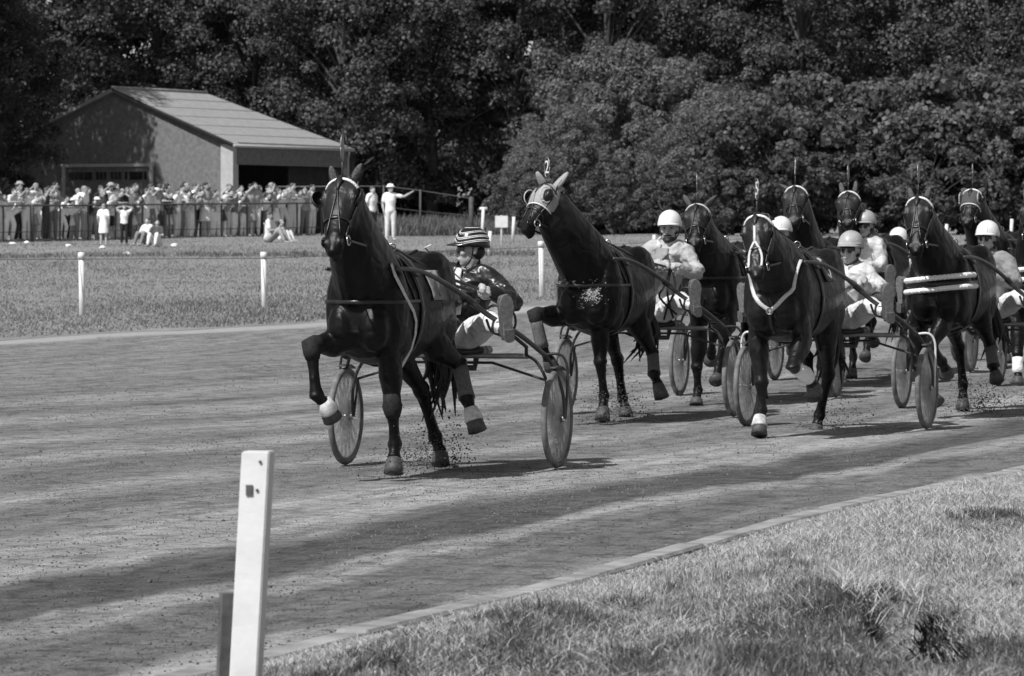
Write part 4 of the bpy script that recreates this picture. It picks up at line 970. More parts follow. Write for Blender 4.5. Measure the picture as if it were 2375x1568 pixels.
def build_driver(rig, label, J, jacket, trousers, boots, hat, style='plain', visor=None, glasses=False, beard=False, voxel=.010, whip=None, scarf=False, collar=None, vest=None):
    D = person_geo(J)
    body = obj('person', union(gather(D, ALLK), .0085, 2, 'person'), M['skin'], label=label, category='person', group='sulky drivers'); body.matrix_world = rig.MA
    tor = gather(D, ['torso', 'arm_l', 'arm_r'], .024); nb = vec(J['neck']); ch_ = vec(J['chest']); pe_ = vec(J['pelvis']); sx_ = nrm(vec(J['shoulder_l']) - vec(J['shoulder_r'])); hu = nrm(vec(J['head']) - nb)
    tor.add(tube([pe_ + (ch_ - pe_) * .02, lerp(pe_, ch_, .22), lerp(pe_, ch_, .6), ch_, lerp(ch_, nb, .5)], [(.172, .138), (.185, .148), (.190, .145), (.205, .150), (.165, .115)], 18, side=sx_))
    for s_ in 'lr': # loose sleeves
        S_, E_, H_ = vec(J['shoulder_' + s_]), vec(J['elbow_' + s_]), vec(J['hand_' + s_]); tor.add(tube([S_, lerp(S_, E_, .4), lerp(S_, E_, .9), lerp(E_, H_, .25), lerp(E_, H_, .7), lerp(E_, H_, .84)], [.078, .080, .072, .068, .052, .046], 12))
    jme = union(tor, voxel, 3, 'jacket'); co = np.array([v.co for v in jme.vertices]); 
    wr = 0.016 * (vnoise(co[:, 0] * 22 + co[:, 2] * 9, co[:, 2] * 26 + co[:, 1] * 15, 61) - .5) + 0.022 * (vnoise(co[:, 0] * 9, co[:, 2] * 11 + co[:, 1] * 7, 62) - .5)
    nn = np.array([v.normal for v in jme.vertices]); jme.vertices.foreach_set('co', (co + nn * wr[:, None]).astype(np.float32).ravel()); jme.update()
    jk = obj('jacket', jme, jacket, body)
    fw = LV(0, 1, 0) - hu * np.dot(LV(0, 1, 0), hu); fw = nrm(fw)
    cg = [nb + hu * .005 + sx_ * .082 * math.cos(a) + fw * (.078 * math.sin(a) + .008) + hu * (.03 - .035 * math.sin(a)) for a in np.linspace(math.radians(-250), math.radians(70), 26)]
    obj('collar', tube(cg, (.030, .009), 8, side=hu), collar or jacket, jk)
    for s_ in 'lr':
        E_, H_ = vec(J['elbow_' + s_]), vec(J['hand_' + s_]); obj('cuff', tube([lerp(E_, H_, .80), lerp(E_, H_, .90)], [.050, .047], 12), collar or jacket, jk)
    jb = BVHTree.FromPolygons([v.co.copy() for v in jme.vertices], [tuple(q.vertices) for q in jme.polygons]); zp = []
    for i in range(12):
        o_ = lerp(nb - hu * .03, pe_ + hu * .05, i / 11); r = jb.ray_cast(Vector(o_ + fw * .6), Vector(-fw))
        if r[0] is not None: zp.append(vec(r[0]) + fw * .003)
    if len(zp) > 3:
        obj('zip', ribbon(zp, [fw] * len(zp), .014, .003), M['steel_dull'] if jacket == M['black_leather'] else M['leather'], jk)
    if vest is not None and len(zp) > 6:
        rows = []
        for i in range(10):
            o_ = lerp(nb - hu * .015, pe_ + hu * .10, i / 9); row = []; wv = float(np.interp(i, [0, 2, 6, 9], [.055, .070, .055, .03]))
            for k_ in np.linspace(-1, 1, 7):
                r = jb.ray_cast(Vector(o_ + sx_ * wv * k_ + fw * .6), Vector(-fw)); row.append((vec(r[0]) if r[0] is not None else o_ + sx_ * wv * k_ + fw * .12) + fw * .006)
            rows.append(row)
        vo = obj('sweater', loft(rows, False, False), vest, body); so = vo.modifiers.new('t', 'SOLIDIFY'); so.thickness = .006
    tr = gather(D, ['leg_l', 'leg_r'], .02); P = vec(J['pelvis']); tr.add(ell(P - LV(0, 0, .01), (.165, .135, .11)))
    for s_ in 'lr':
        A_, K_, N_ = vec(J['hip_' + s_]), vec(J['knee_' + s_]), vec(J['ankle_' + s_]); tr.add(tube([A_, lerp(A_, K_, .5), K_, lerp(K_, N_, .5)], [.10, .105, .085, .07], 12))
    tme = union(tr, voxel, 3, 'trousers'); co = np.array([v.co for v in tme.vertices]); nn = np.array([v.normal for v in tme.vertices])
    wr = 0.016 * (vnoise(co[:, 0] * 13 + co[:, 2] * 6, co[:, 2] * 15 + co[:, 1] * 8, 63) - .5); tme.vertices.foreach_set('co', (co + nn * wr[:, None]).astype(np.float32).ravel()); tme.update()
    obj('trousers', tme, trousers, body)
    for s_ in 'lr':
        bo = obj('boot', union(gather(D, ['foot_' + s_], .012).add(tube([vec(J['ankle_' + s_]), lerp(J['ankle_' + s_], J['knee_' + s_], .35)], [.052, .058], 12)), voxel, 2, 'boot'), boots, body)
        K_, N_, T_ = vec(J['knee_' + s_]), vec(J['ankle_' + s_]), vec(J['toe_' + s_]); he = N_ + nrm(N_ - K_) * .055; fd = nrm(T_ - he); dn = N_ - K_; dn = nrm(dn - fd * np.dot(dn, fd)); sdv = np.cross(fd, dn); L = np.linalg.norm(T_ - he)
        def outline(o): return [he + fd * (t * (L + .09) - .065) + sdv * w * e + dn * o for t, w, e in [(t, w, 1) for t, w in SOLE] + [(t, w, -1) for t, w in reversed(SOLE)]]
        obj('sole', loft([outline(.040), outline(.052), outline(.060)]), M['sole'], bo, smooth=False)
        hl = [he + fd * (t * (L + .09) - .063) + sdv * w * e + dn * .06 for t, w, e in [(t, w, 1) for t, w in SOLE[:4]] + [(t, w, -1) for t, w in reversed(SOLE[:4])]]
        obj('heel', loft([hl, [q + dn * .02 for q in hl]]), M['rubber'], bo, smooth=False)
    helmet(D, hat, body, style, visor); face_bits(D, body, glasses, beard)
    if scarf:
        ch = vec(J['chest']); obj('scarf', tube([nb + LV(-.03, .085, .02), lerp(nb, ch, .5) + LV(-.03, .135, 0), ch + LV(.0, .150, -.02), lerp(ch, P, .5) + LV(.03, .15, 0)], [(.022, .01), (.035, .012), (.04, .012), (.03, .01)], 8, side=vec((1, 0, 0))), M['white_cloth'], body)
    if whip: 
        h_ = vec(J['hand_r']); w = obj('whip', tube([h_] + [vec(p) for p in whip], [.008] + [.006] * len(whip), 6), M['strap_pale'], body)
    return body
# ------------------------------------------------------------------ the field of runners
R1 = Rig(1045, 1082, 17.0)
def px(rig): return lambda x, y, a: rig.pt(x, y, a)
p = px(R1)
hands1 = {'l': R1.pt(1128, 676, -1.02), 'r': R1.pt(1108, 680, -1.04)}
L1 = {'LF': [LV(.14, .45, 1.12), p(905, 845, .45), p(910, 942, .48), p(916, 1030, .42), p(914, 1063, .47), p(913, 1098, .50)],
      'RF': [LV(-.15, .48, 1.12), p(792, 795, .62), p(722, 800, .88), p(733, 915, .90), p(757, 942, .84), p(772, 972, .78)],
      'RH': [LV(-.12, -.48, 1.20), LV(-.15, -.38, .93), p(978, 905, -.80), p(1010, 1015, -.95), p(1021, 1048, -.93), p(1022, 1078, -.90)],
      'LH': [LV(.14, -.46, 1.20), LV(.17, -.28, .93), p(1066, 845, -.52), p(1083, 925, -.40), p(1096, 962, -.36), p(1108, 1000, -.34)]}
H1, B1 = build_horse(R1, 'black trotter in the lead, blinkers and white browband, knee raised high', p(795, 424, .98), p(770, 586, 1.34), 2, L1, M['coat_black'],
            ears=[p(768, 384, .98), p(841, 376, .96)], brow='white', blink=True, plate='1', plate_yaw=82, bell=('RF', 'LH'), boots=('LH',), knees=('LF', 'RF'), hands=[hands1['r'], hands1['l']], pad_no=('1', M['grey_cloth'], M['leather'], -.16, 1.30), voxel=.011)
pts = [R1.view(B1, x, y) for x, y in ((905, 612), (915, 640), (928, 665), (942, 695), (957, 722), (963, 745), (961, 775), (952, 808))]; pts = [q for q in pts if q[0] is not None]
fr_ = [R1.pt(x, y, -float(pts[-1][0][1]) + .04) for x, y in ((938, 838), (925, 860), (910, 880), (900, 890))]
if len(pts) > 3: obj('pale_strap', ribbon([q[0] for q in pts] + fr_, [q[1] for q in pts] + [nrm(pts[-1][1] + LV(.3, .6, 0))] * 4, .030, .005), M['strap_pale'], H1)
build_sulky(R1, 'sulky of the leading horse, its seat on a bare metal cross bar')
J = driver_joints(R1.pt(1092, 580, -1.36), 62, hand=hands1)
build_driver(R1, 'person in black leather jacket and black helmet with white lines, looking aside', J, M['black_leather'], M['white_cloth'], M['rubber'], M['helmet_black'], 'stripes', M['helmet_black'], glasses=True, scarf=True, whip=[R1.pt(1060, 640, -.9), R1.pt(985, 575, -.6), R1.pt(1000, 568, -.6)])

R2 = Rig(1505, 964, 18.0); p = px(R2)
hands2 = {'l': R2.pt(1558, 622, -1.04), 'r': R2.pt(1530, 618, -1.04)}
L2 = {'RF': [LV(-.15, .48, 1.12), p(1300, 735, .60), p(1240, 728, .92), p(1258, 808, .88), p(1272, 832, .82), p(1280, 854, .76)],
      'LF': [LV(.14, .45, 1.12), p(1392, 770, .42), p(1392, 838, .44), p(1401, 918, .36), p(1399, 946, .42), p(1397, 974, .46)],
      'RH': [LV(-.12, -.48, 1.2), LV(-.15, -.38, .93), p(1432, 835, -.82), p(1444, 925, -.97), p(1450, 945, -.95), p(1452, 966, -.93)],
      'LH': [LV(.14, -.46, 1.20), LV(.17, -.28, .93), p(1514, 820, -.52), p(1517, 868, -.35), p(1526, 892, -.3), p(1535, 922, -.27)]}
H2, B2 = build_horse(R2, 'dark trotter in a pale hood with covered ears, head turned aside', p(1270, 436, 1.02), p(1212, 535, 1.30), 38, L2, M['coat_black'],
            ears=[p(1247, 402, 1.05), p(1315, 403, .98)], brow='dark', hood=M['hood'], plate='2', plate_yaw=45, plate_up=.24, boots=('RF', 'LH'), knees=('RF',), bell=(), hands=[hands2['r'], hands2['l']],
            tail=[LV(0, -.93, 1.2), LV(.05, -.92, .95), LV(.12, -.85, .75), p(1480, 812, -.8)], voxel=.012)
LG = Geo(); lr = random.Random(4)
for i in range(520):
    big = i < 330; x = 1374 + lr.gauss(0, 15) if big else lr.uniform(1272, 1335); y = 681 + lr.gauss(0, 13) if big else 646 + (x - 1272) * .25 + lr.gauss(0, 4)
    if vnoise(np.array(x * .12), np.array(y * .12), 9) < .42: continue
    q = R2.view(B2, x, y, .001)
    if q[0] is not None:
        t1 = nrm(np.cross(q[1], (0, 0, 1))); LG.add(ell(q[0], (lr.uniform(.002, .0075), lr.uniform(.002, .006), .0014), [t1, np.cross(q[1], t1), q[1]], 6, 4))
obj('lather', LG, M['lather'], H2, kind='stuff')
for q in (((1556, 626), (1548, 668), (1552, 705), (1562, 738)), ((1560, 626), (1566, 670), (1548, 712), (1540, 742)), ((1554, 624), (1540, 665), (1530, 690), (1570, 730))):
    obj('rein_slack', tube(smooth_path([R2.pt(x, y, -.98 + .02 * i) for i, (x, y) in enumerate(q)], 4), (.010, .003), 6, side=vec((1, 0, 0))), M['leather'], H2)
build_sulky(R2, 'sulky drawn by the pale hooded horse')
J = driver_joints(R2.pt(1553, 533, -1.36), -4, hand=hands2)
build_driver(R2, 'person in plain white helmet and pale open jacket driving the hooded horse', J, M['pale_cloth'], M['white_cloth'], M['rubber'], M['helmet_white'], beard=True, vest=M['grey_cloth'], collar=M['white_cloth'])

R5 = Rig(1939, 992, 19.0); p = px(R5)
hands5 = {'l': R5.pt(2000, 664, -1.02), 'r': R5.pt(1985, 655, -1.02)}
L5 = {'RF': [LV(-.14, .48, 1.1), p(1757, 780, .50), p(1766, 888, .56), p(1767, 950, .52), p(1762, 978, .57), p(1761, 1008, .62)],
      'LF': [LV(.15, .48, 1.1), p(1862, 790, .62), p(1838, 850, .88), p(1872, 870, .62), p(1884, 890, .54), p(1890, 910, .48)],
      'LH': [LV(.13, -.48, 1.2), LV(.16, -.38, .93), p(1922, 868, -.80), p(1900, 965, -.92), p(1895, 985, -.90), p(1891, 1004, -.88)],
      'RH': [LV(-.13, -.46, 1.2), LV(-.16, -.28, .93), p(1872, 830, -.52), p(1880, 880, -.34), p(1884, 900, -.28), p(1890, 925, -.24)]}
H5, B5 = build_horse(R5, 'dark bay trotter with white face strap, noseband and pale collar', p(1757, 506, .92), p(1753, 644, 1.22), 4, L5, M['coat_bay'], ears=[p(1728, 520, .80), p(1790, 512, .80)],
            brow='white', noseband='pale', plate='5', plate_yaw=58, bell=('RF',), bandage=('LF',), breast='collar', hands=[hands5['r'], hands5['l']], pad_no=('5', M['leather'], M['helmet_white'], -.08, 1.36), voxel=.012)
obj('head_pole', tube([R5.pt(1776, 588, 1.02), R5.pt(1815, 594, .7), R5.pt(1860, 604, .28)], .011, 8), M['strap_pale'], H5)
build_sulky(R5, 'sulky with white wheel stays behind the horse in the pale collar', white=True)
J = driver_joints(R5.pt(1973, 582, -1.36), 8, hand=hands5)
build_driver(R5, 'person in pale silks, sunglasses and grey helmet with stars', J, M['silk'], M['white_cloth'], M['rubber'], M['helmet_grey'], 'star', glasses=True, collar=M['pale_cloth'])

R3 = Rig(1756, 920, 17.0); p = px(R3)
hands3 = {'l': LV(.1, -1.05, 1.22), 'r': LV(-.1, -1.05, 1.22)}
L3 = mirror_legs(STANCE)
L3['RF'] = [LV(-.14, .45, 1.1), p(1622, 800, .42), p(1616, 850, .46), p(1619, 905, .42), p(1616, 924, .47), p(1615, 940, .5)]
L3['LF'] = [LV(.15, .48, 1.1), p(1688, 760, .6), p(1655, 772, .86), p(1650, 815, .7), p(1649, 826, .62), p(1648, 838, .56)]
build_horse(R3, 'dark trotter with thin pale browband right behind the pale open jacket', p(1617, 482, .98), p(1611, 572, 1.30), 0, L3, M['coat_dark'], ears=[p(1584, 448, .95), p(1666, 450, .95)], brow='pale', plate='9', plate_yaw=75, hands=[hands3['r'], hands3['l']], voxel=.014, pad_no=('9', M['leather'], M['helmet_white'], -.08, 1.36))
build_sulky(R3, 'sulky half hidden between the hooded horse and the pale collared horse')
J = driver_joints(R3.pt(1811, 545, -1.36), 5)
build_driver(R3, 'person in white half hidden behind the head of the pale collared horse', J, M['white_cloth'], M['white_cloth'], M['rubber'], M['helmet_white'], 'lines', voxel=.013)

R7 = Rig(2285, 950, 19.0); p = px(R7)
L7 = dict(STANCE)
L7['RF'] = [LV(-.15, .48, 1.1), p(2128, 770, .5), p(2130, 850, .55), p(2150, 905, .4), p(2165, 920, .42), p(2176, 935, .45)]
L7['LF'] = [LV(.15, .48, 1.1), p(2190, 745, .62), p(2160, 800, .85), p(2185, 840, .62), p(2192, 855, .55), p(2196, 872, .5)]
L7['LH'] = [LV(.14, -.46, 1.2), LV(.17, -.28, .93), p(2296, 800, -.5), p(2304, 850, -.38), p(2308, 865, -.34), p(2312, 884, -.3)]
build_horse(R7, 'black trotter with white fleece strips across its breast', p(2131, 464, .98), p(2123, 588, 1.30), 2, L7, M['coat_black'], ears=[p(2110, 438, .95), p(2156, 439, .95)], brow='white', star=True, plate='6', plate_yaw=86, breast='fleece', boots=('LH',),
            hands=[LV(-.1, -1.05, 1.22), LV(.1, -1.05, 1.22)], tail=[LV(0, -.95, 1.2), LV(.1, -.95, .95), LV(.16, -.9, .75), LV(.18, -.9, .6)], voxel=.013)
build_sulky(R7, 'sulky of the fleece breasted horse, cut by the picture edge')
J = driver_joints(R7.pt(2290, 556, -1.36), 8)
build_driver(R7, 'person in sunglasses, lined white helmet and grey jacket at the right edge', J, M['grey_cloth'], M['white_cloth'], M['rubber'], M['helmet_white'], 'lines', glasses=True, voxel=.013)

R6b = Rig(1965, 884, 18.0); p = px(R6b)
build_horse(R6b, 'dark trotter with white curved browband behind the bay horse', p(1845, 440, .98), p(1841, 520, 1.30), 0, STANCE, M['coat_dark'], ears=[p(1812, 430, .95), p(1872, 423, .95)], brow='white', star=True, plate='7', plate_yaw=70, hands=[LV(-.1, -1.05, 1.22), LV(.1, -1.05, 1.22)], voxel=.016)
build_sulky(R6b, 'sulky almost hidden behind the bay horse')
J = driver_joints(R6b.pt(2008, 528, -1.36), 5)
build_driver(R6b, 'person in grey helmet and white jacket above the starred helmet', J, M['silk'], M['white_cloth'], M['rubber'], M['helmet_grey'], voxel=.014, glasses=True)

R6 = Rig(2088, 862, 18.0); p = px(R6)
build_horse(R6, 'farthest dark trotter with narrow white browband above the grey helmet', p(1968, 452, .98), p(1965, 524, 1.28), 0, mirror_legs(STANCE), M['coat_dark'], brow='white', plate='4', plate_yaw=86, hands=[LV(-.1, -1.05, 1.22), LV(.1, -1.05, 1.22)], voxel=.018)
build_sulky(R6, 'sulky of the farthest dark trotter')
J = driver_joints(R6.pt(2084, 566, -1.36), 5)
build_driver(R6, 'person in white mostly hidden behind the fleece breasted horse', J, M['white_cloth'], M['white_cloth'], M['rubber'], M['helmet_white'], voxel=.016)

R8 = Rig(2375, 840, 19.0); p = px(R8)
build_horse(R8, 'trotter in a dark hood with white eye rings at the far right', p(2256, 446, .98), p(2240, 520, 1.28), 6, STANCE, M['coat_dark'], ears=[p(2232, 440, .9), p(2282, 438, .9)], brow='white', hood=mat('hood_dark', .07, .85, .15, 60, .15, .2), plate='3', plate_yaw=80, hands=[LV(-.1, -1.05, 1.22), LV(.1, -1.05, 1.22)], bell=('LH',), voxel=.016)
build_sulky(R8, 'sulky of the dark hooded horse at the far right')
R9 = Rig(2490, 897, 19.0); p = px(R9)
L9 = mirror_legs(STANCE); L9['RF'] = [LV(-.15, .48, 1.1), p(2362, 760, .5), p(2360, 822, .62), p(2361, 860, .66), p(2362, 874, .68), p(2360, 892, .7)]
build_horse(R9, 'dark trotter with white leg bandage cut off by the right edge', p(2396, 470, .98), p(2390, 560, 1.3), -3, L9, M['coat_dark'], brow='dark', breast='fleece', bandage=('RF',), hands=[LV(-.1, -1.05, 1.22), LV(.1, -1.05, 1.22)], voxel=.016)
build_sulky(R9, 'sulky beyond the right edge, only its left wheel in view')

# dirt flying behind the hooves
sp = []; ss = []
for rig, x, y, a, n_ in ((R1, 915, 1075, .45, 260), (R1, 1000, 1055, -.85, 800), (R1, 975, 1010, -.9, 300), (R2, 1395, 930, .45, 700), (R2, 1440, 945, -.9, 500), (R3, 1615, 930, .45, 160), (R5, 1895, 985, -.9, 260), (R5, 1960, 930, -1.2, 160), (R7, 2240, 905, -.6, 700), (R7, 2290, 890, -1., 500)):
    c = rig.M @ Vector(rig.pt(x, y, a)); gr = rig.z0
    for i in range(n_):
        q = abs(rnd.gauss(0, .16)); dx = rnd.gauss(.04, .13); dy = rnd.uniform(-.25, .4); z = gr + .01 + q
        sp.append((c.x + dx, c.y + dy, z)); ss.append(rnd.uniform(.003, .009) * (1.5 if rnd.random() < .06 else 1))
clods('flying_dirt', np.array(sp), np.array(ss), M['clod'], 'dark dirt thrown up behind the hooves of the runners')
# ------------------------------------------------------------------ trees
def crown_mesh(name, seed, height, radius, zb, nclump, nleaf, ls, feather=False):
    r = np.random.default_rng(seed)
    C = []
    while len(C) < nclump:
        q = r.normal(0, 1, 3); q /= np.linalg.norm(q); rad = r.uniform(.35, 1) ** .5
        c = q * rad
        if feather: w = 1 - .55 * max(c[2], -.3) + .22 * math.sin(5 * math.atan2(c[1], c[0]) + 3 * c[2] + seed)
        else: w = 1 + .12 * math.sin(3 * math.atan2(c[1], c[0]) + seed)
        C.append((c[0] * radius * w, c[1] * radius * w, zb + (height - zb) * (c[2] * .5 + .5)))
    C = np.array(C); cr = r.uniform(.35, 1.2, nclump) * radius * (.23 if not feather else .18)
    n = nclump * nleaf; ci = np.repeat(np.arange(nclump), nleaf)
    D = r.normal(0, 1, (n, 3)); D /= np.linalg.norm(D, axis=1)[:, None]; D[:, 2] = np.where(D[:, 2] < -.4, -D[:, 2], D[:, 2])
    rr = r.uniform(.45, 1.08, n) ** .6
    P = C[ci] + D * (cr[ci] * rr)[:, None] * np.array([1.05, 1.05, .95])
    if feather: P[:, 2] -= (rr ** 2) * cr[ci] * .35
    N_ = D + r.normal(0, .55, (n, 3)); N_ /= np.linalg.norm(N_, axis=1)[:, None]
    T = np.cross(N_, r.normal(0, 1, (n, 3))); T /= np.linalg.norm(T, axis=1)[:, None]; B = np.cross(N_, T)
    L = ls * r.uniform(.6, 1.35, n)[:, None]; wd = .42 if not feather else .22
    V = np.stack([P - T * L * .5, P + B * L * wd - T * L * .05, P + T * L * .5 - N_ * L * .12, P - B * L * wd - T * L * .05], 1).reshape(-1, 3)
    Q = np.arange(n * 4).reshape(-1, 4)
    tone = np.clip(.45 + r.normal(0, .2, n) + r.normal(0, .22, nclump)[ci], 0, 1)
    return fast_mesh(name, V, Q, {'tone': ('FLOAT', np.repeat(tone, 4))}), C
def trunk_mesh(name, seed, height, C, r0):
    r = random.Random(seed); G = Geo(); top = height * .82
    pts = [(0, 0, -.4)] + [(r.uniform(-.15, .15) * i, r.uniform(-.15, .15) * i, top * i / 5) for i in range(1, 6)]
    G.add(tube(smooth_path(pts, 4), [float(np.interp(i / 20, [0, .05, 1], [r0 * 1.5, r0, r0 * .3])) for i in range(21)], 10))
    for c in C[::max(1, len(C) // 16)]:
        z0 = max(height * .15, c[2] * .62); k = z0 / top * 5; b = lerp(pts[min(int(k), 4)], pts[min(int(k) + 1, 5)], k - int(k)) if k < 5 else vec(pts[-1])
        G.add(tube(smooth_path([b, lerp(b, c, .5) + vec((0, 0, .25)), c], 3), [r0 * .35, r0 * .3, r0 * .26, r0 * .2, r0 * .15, r0 * .1, r0 * .04], 6))
    return mesh_of(name, G)
KINDS_T = []
for i, (h_, rd, zb, nc, nl, ls, fe) in enumerate(((18, 4.3, .8, 170, 270, .165, False), (20, 4.7, 1.0, 180, 270, .175, False), (16.5, 4.1, .6, 160, 270, .16, False), (19, 4.4, 1.2, 170, 270, .17, False),
                                                 (8.6, 4.2, .3, 220, 250, .19, True), (5.0, 2.7, .1, 90, 170, .17, False), (4.0, 2.3, .05, 80, 170, .18, True))):
    cm, C = crown_mesh('crown', 100 + i, h_, rd, zb, nc, nl, ls, fe); KINDS_T.append((cm, trunk_mesh('trunk', 200 + i, h_, C, .28 if h_ > 10 else (.14 if h_ > 6 else .06)), h_))
def plant(kind, x, y, sc, rot, leaf, label, group, name='tree', cat='tree', sz=None):
    cm, tm, h_ = KINDS_T[kind]; e_ = empty(name, Matrix.Translation((x, y, gz(y) - .05)) @ Matrix.Rotation(rot, 4, 'Z') @ Matrix.Diagonal((sc, sc, sz or sc, 1)), label=label, category=cat, group=group)
    for nm, me, mt in (('trunk', tm, M['bark']), ('crown', cm, leaf)):
        if not me.materials: me.materials.append(mt)
        o = bpy.data.objects.new(nm, me); COL.objects.link(o); o.parent = e_; o.material_slots[0].link = 'OBJECT'; o.material_slots[0].material = mt
    return e_
ORD = ['first', 'second', 'third', 'fourth', 'fifth', 'sixth', 'seventh', 'eighth', 'ninth', 'tenth', 'eleventh', 'twelfth', '13th', '14th', '15th', '16th', '17th', '18th', '19th', '20th']
def ordinal(i): return ORD[i] if i < 20 else f"{i + 1}{'st' if (i + 1) % 10 == 1 else 'nd' if (i + 1) % 10 == 2 else 'rd' if (i + 1) % 10 == 3 else 'th'}"
tr = random.Random(11)
for i in range(15):
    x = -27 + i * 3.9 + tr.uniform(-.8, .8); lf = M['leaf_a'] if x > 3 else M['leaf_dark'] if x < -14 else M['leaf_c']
    plant(i % 4, x, 206 + tr.uniform(-4, 6), tr.uniform(.95, 1.15), tr.uniform(0, 6), lf, f'tall broadleaf tree, {ordinal(i)} from the left in the back row of the wood', 'trees in the back row of the wood')
FRONT = [(-25.5, 184, 2), (-20.5, 188, 0), (-15.5, 190, 1), (-11.5, 190, 3), (-7.0, 186, 2), (-3.6, 189, 0), (0.2, 187, 1), (4.2, 184, 3), (8.2, 186, 2), (12.2, 183, 0), (16.0, 185, 1), (19.8, 182, 2), (23.5, 184, 3)]
for i, (x, y, k) in enumerate(FRONT):
    plant(k, x, y, tr.uniform(.85, 1.0), tr.uniform(0, 6), M['leaf_a'] if x > 3 else M['leaf_c'], f'broadleaf tree, {ordinal(i)} from the left at the front edge of the wood', 'trees at the front edge of the wood')
# the feathery trees and bushes in front of the wood on the right
FT = [(1445, 170, .98, 4, 'tallest feathery tree in front of the wood'), (1560, 172, .90, 4, 'second tallest feathery tree, right beside the tallest'), (1320, 160, .62, 4, 'low feathery tree behind the number two plate'),
      (1700, 166, .72, 4, 'rounded feathery tree above the pale browband horse'), (1610, 158, .60, 4, 'small feathery tree above the plain white helmet'), (1240, 158, .42, 4, 'smallest feathery tree at the foot of the wood beside the sign board')]
for x, y, sc, k, lb in FT: plant(k, xat(x, y), y, sc * .88, tr.uniform(0, 6), M['leaf_b'], lb, 'feathery trees in front of the wood', 'feathery_tree', sz=sc * .92)
BU = [(1760, 154, 1.0, 5), (1880, 158, 1.25, 5), (1990, 155, .95, 6), (2080, 158, 1.2, 5), (2190, 154, 1.0, 6), (2300, 157, 1.3, 5), (2400, 154, 1.0, 5), (1420, 153, .7, 6), (1550, 152, .65, 6), (1660, 152, .7, 6), (1200, 153, .55, 6)]
for i, (x, y, sc, k) in enumerate(sorted(BU)): plant(k, xat(x, y), y, sc, tr.uniform(0, 6), M['leaf_a'], f'leafy bush, {ordinal(i)} from the left in front of the wood', 'bushes in front of the wood', 'bush', 'bush')
# the closed mass of the wood behind and below the single trees
def leaf_mass(name, n, x0, x1, y0, y1, ztop, ls, mtl, label, seed, nc=700):
    r = np.random.default_rng(seed); C = np.stack([r.uniform(x0, x1, nc), r.uniform(y0, y1, nc), r.uniform(0, 1, nc) ** .8 * ztop], 1); cr = r.uniform(.6, 1.5, nc)
    ci = r.integers(0, nc, n); D = r.normal(0, 1, (n, 3)); D /= np.linalg.norm(D, axis=1)[:, None]; P = C[ci] + D * (cr[ci] * r.uniform(.4, 1.05, n) ** .5)[:, None]; P[:, 2] = np.abs(P[:, 2]) + g(P[:, 1]) - .1
    N_ = D + r.normal(0, .6, (n, 3)); N_ /= np.linalg.norm(N_, axis=1)[:, None]; T = np.cross(N_, r.normal(0, 1, (n, 3))); T /= np.linalg.norm(T, axis=1)[:, None]; B = np.cross(N_, T); L = ls * r.uniform(.6, 1.4, n)[:, None]
    V = np.stack([P - T * L * .5, P + B * L * .42, P + T * L * .5, P - B * L * .42], 1).reshape(-1, 3)
    obj(name, fast_mesh(name, V, np.arange(n * 4).reshape(-1, 4), {'tone': ('FLOAT', np.repeat(r.uniform(0, 1, n), 4))}), mtl, kind='stuff', label=label, category='wood')
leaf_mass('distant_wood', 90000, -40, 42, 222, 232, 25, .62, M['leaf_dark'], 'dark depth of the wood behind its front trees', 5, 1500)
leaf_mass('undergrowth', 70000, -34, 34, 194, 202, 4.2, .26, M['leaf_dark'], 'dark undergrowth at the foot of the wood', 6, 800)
# trees left of the picture whose shade lies over the barn
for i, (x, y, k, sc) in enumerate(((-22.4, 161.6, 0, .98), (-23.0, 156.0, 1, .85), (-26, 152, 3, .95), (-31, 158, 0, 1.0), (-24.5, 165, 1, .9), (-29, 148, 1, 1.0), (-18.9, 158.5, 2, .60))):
    plant(k, x, y, sc, i * 1.3, M['leaf_dark'], f'dark tree shading the barn at the left edge, {ordinal(i)} of its clump', 'trees left of the barn')  # leaf colour darkened to paint in the shade neighbours cast on these crowns

# ------------------------------------------------------------------ barn
M['barn_wall'] = mat('barn_wall', .165, .85, .22, 7, .2, .2, bscale=60)
M['barn_roof'] = mat('barn_roof', .30, .85, .12, 4, .3, .2, bscale=30)
M['barn_trim'] = mat('barn_trim', .42, .7, .12, 6, .1)
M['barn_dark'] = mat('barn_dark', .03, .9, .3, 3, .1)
M['pane'] = mat('pane', .01, .15, .2, 4, 0, .5)
BC = np.array([-10.77, 165.0]); UG = np.array([-.883, .469]); UE = np.array([.469, .883]); bz = gz(165) - .05
def bp(u, w, z): q = BC + UG * u + UE * w; return vec((q[0], q[1], bz + z))
barn = empty('barn', label='grey barn with open front and pale pitched roof behind the crowd', category='barn')
EH, RH_, GW, BL = 3.6, 5.75, 10.5, 8.7
def slab(P4, th):
    P4 = [vec(q) for q in P4]; n_ = nrm(np.cross(P4[1] - P4[0], P4[2] - P4[0])); V = P4 + [q - n_ * th for q in P4]; k = len(P4)
    return V, [tuple(range(k)), tuple(range(2 * k - 1, k - 1, -1))] + [(i, i + k, (i + 1) % k + k, (i + 1) % k) for i in range(k)]
obj('gable_wall', slab([bp(0, 0, 0), bp(0, 0, EH), bp(GW / 2, 0, RH_ - .08), bp(GW, 0, EH), bp(GW, 0, 0)], .2), M['barn_wall'], barn, False)
obj('rear_wall', slab([bp(GW, .25, 0), bp(GW, .25, EH), bp(GW, BL, EH), bp(GW, BL, 0)], .2), M['barn_wall'], barn, False)
obj('end_wall', slab([bp(0, BL, 0), bp(0, BL, EH), bp(GW, BL, EH), bp(GW, BL, 0)], .2), M['barn_wall'], barn, False)
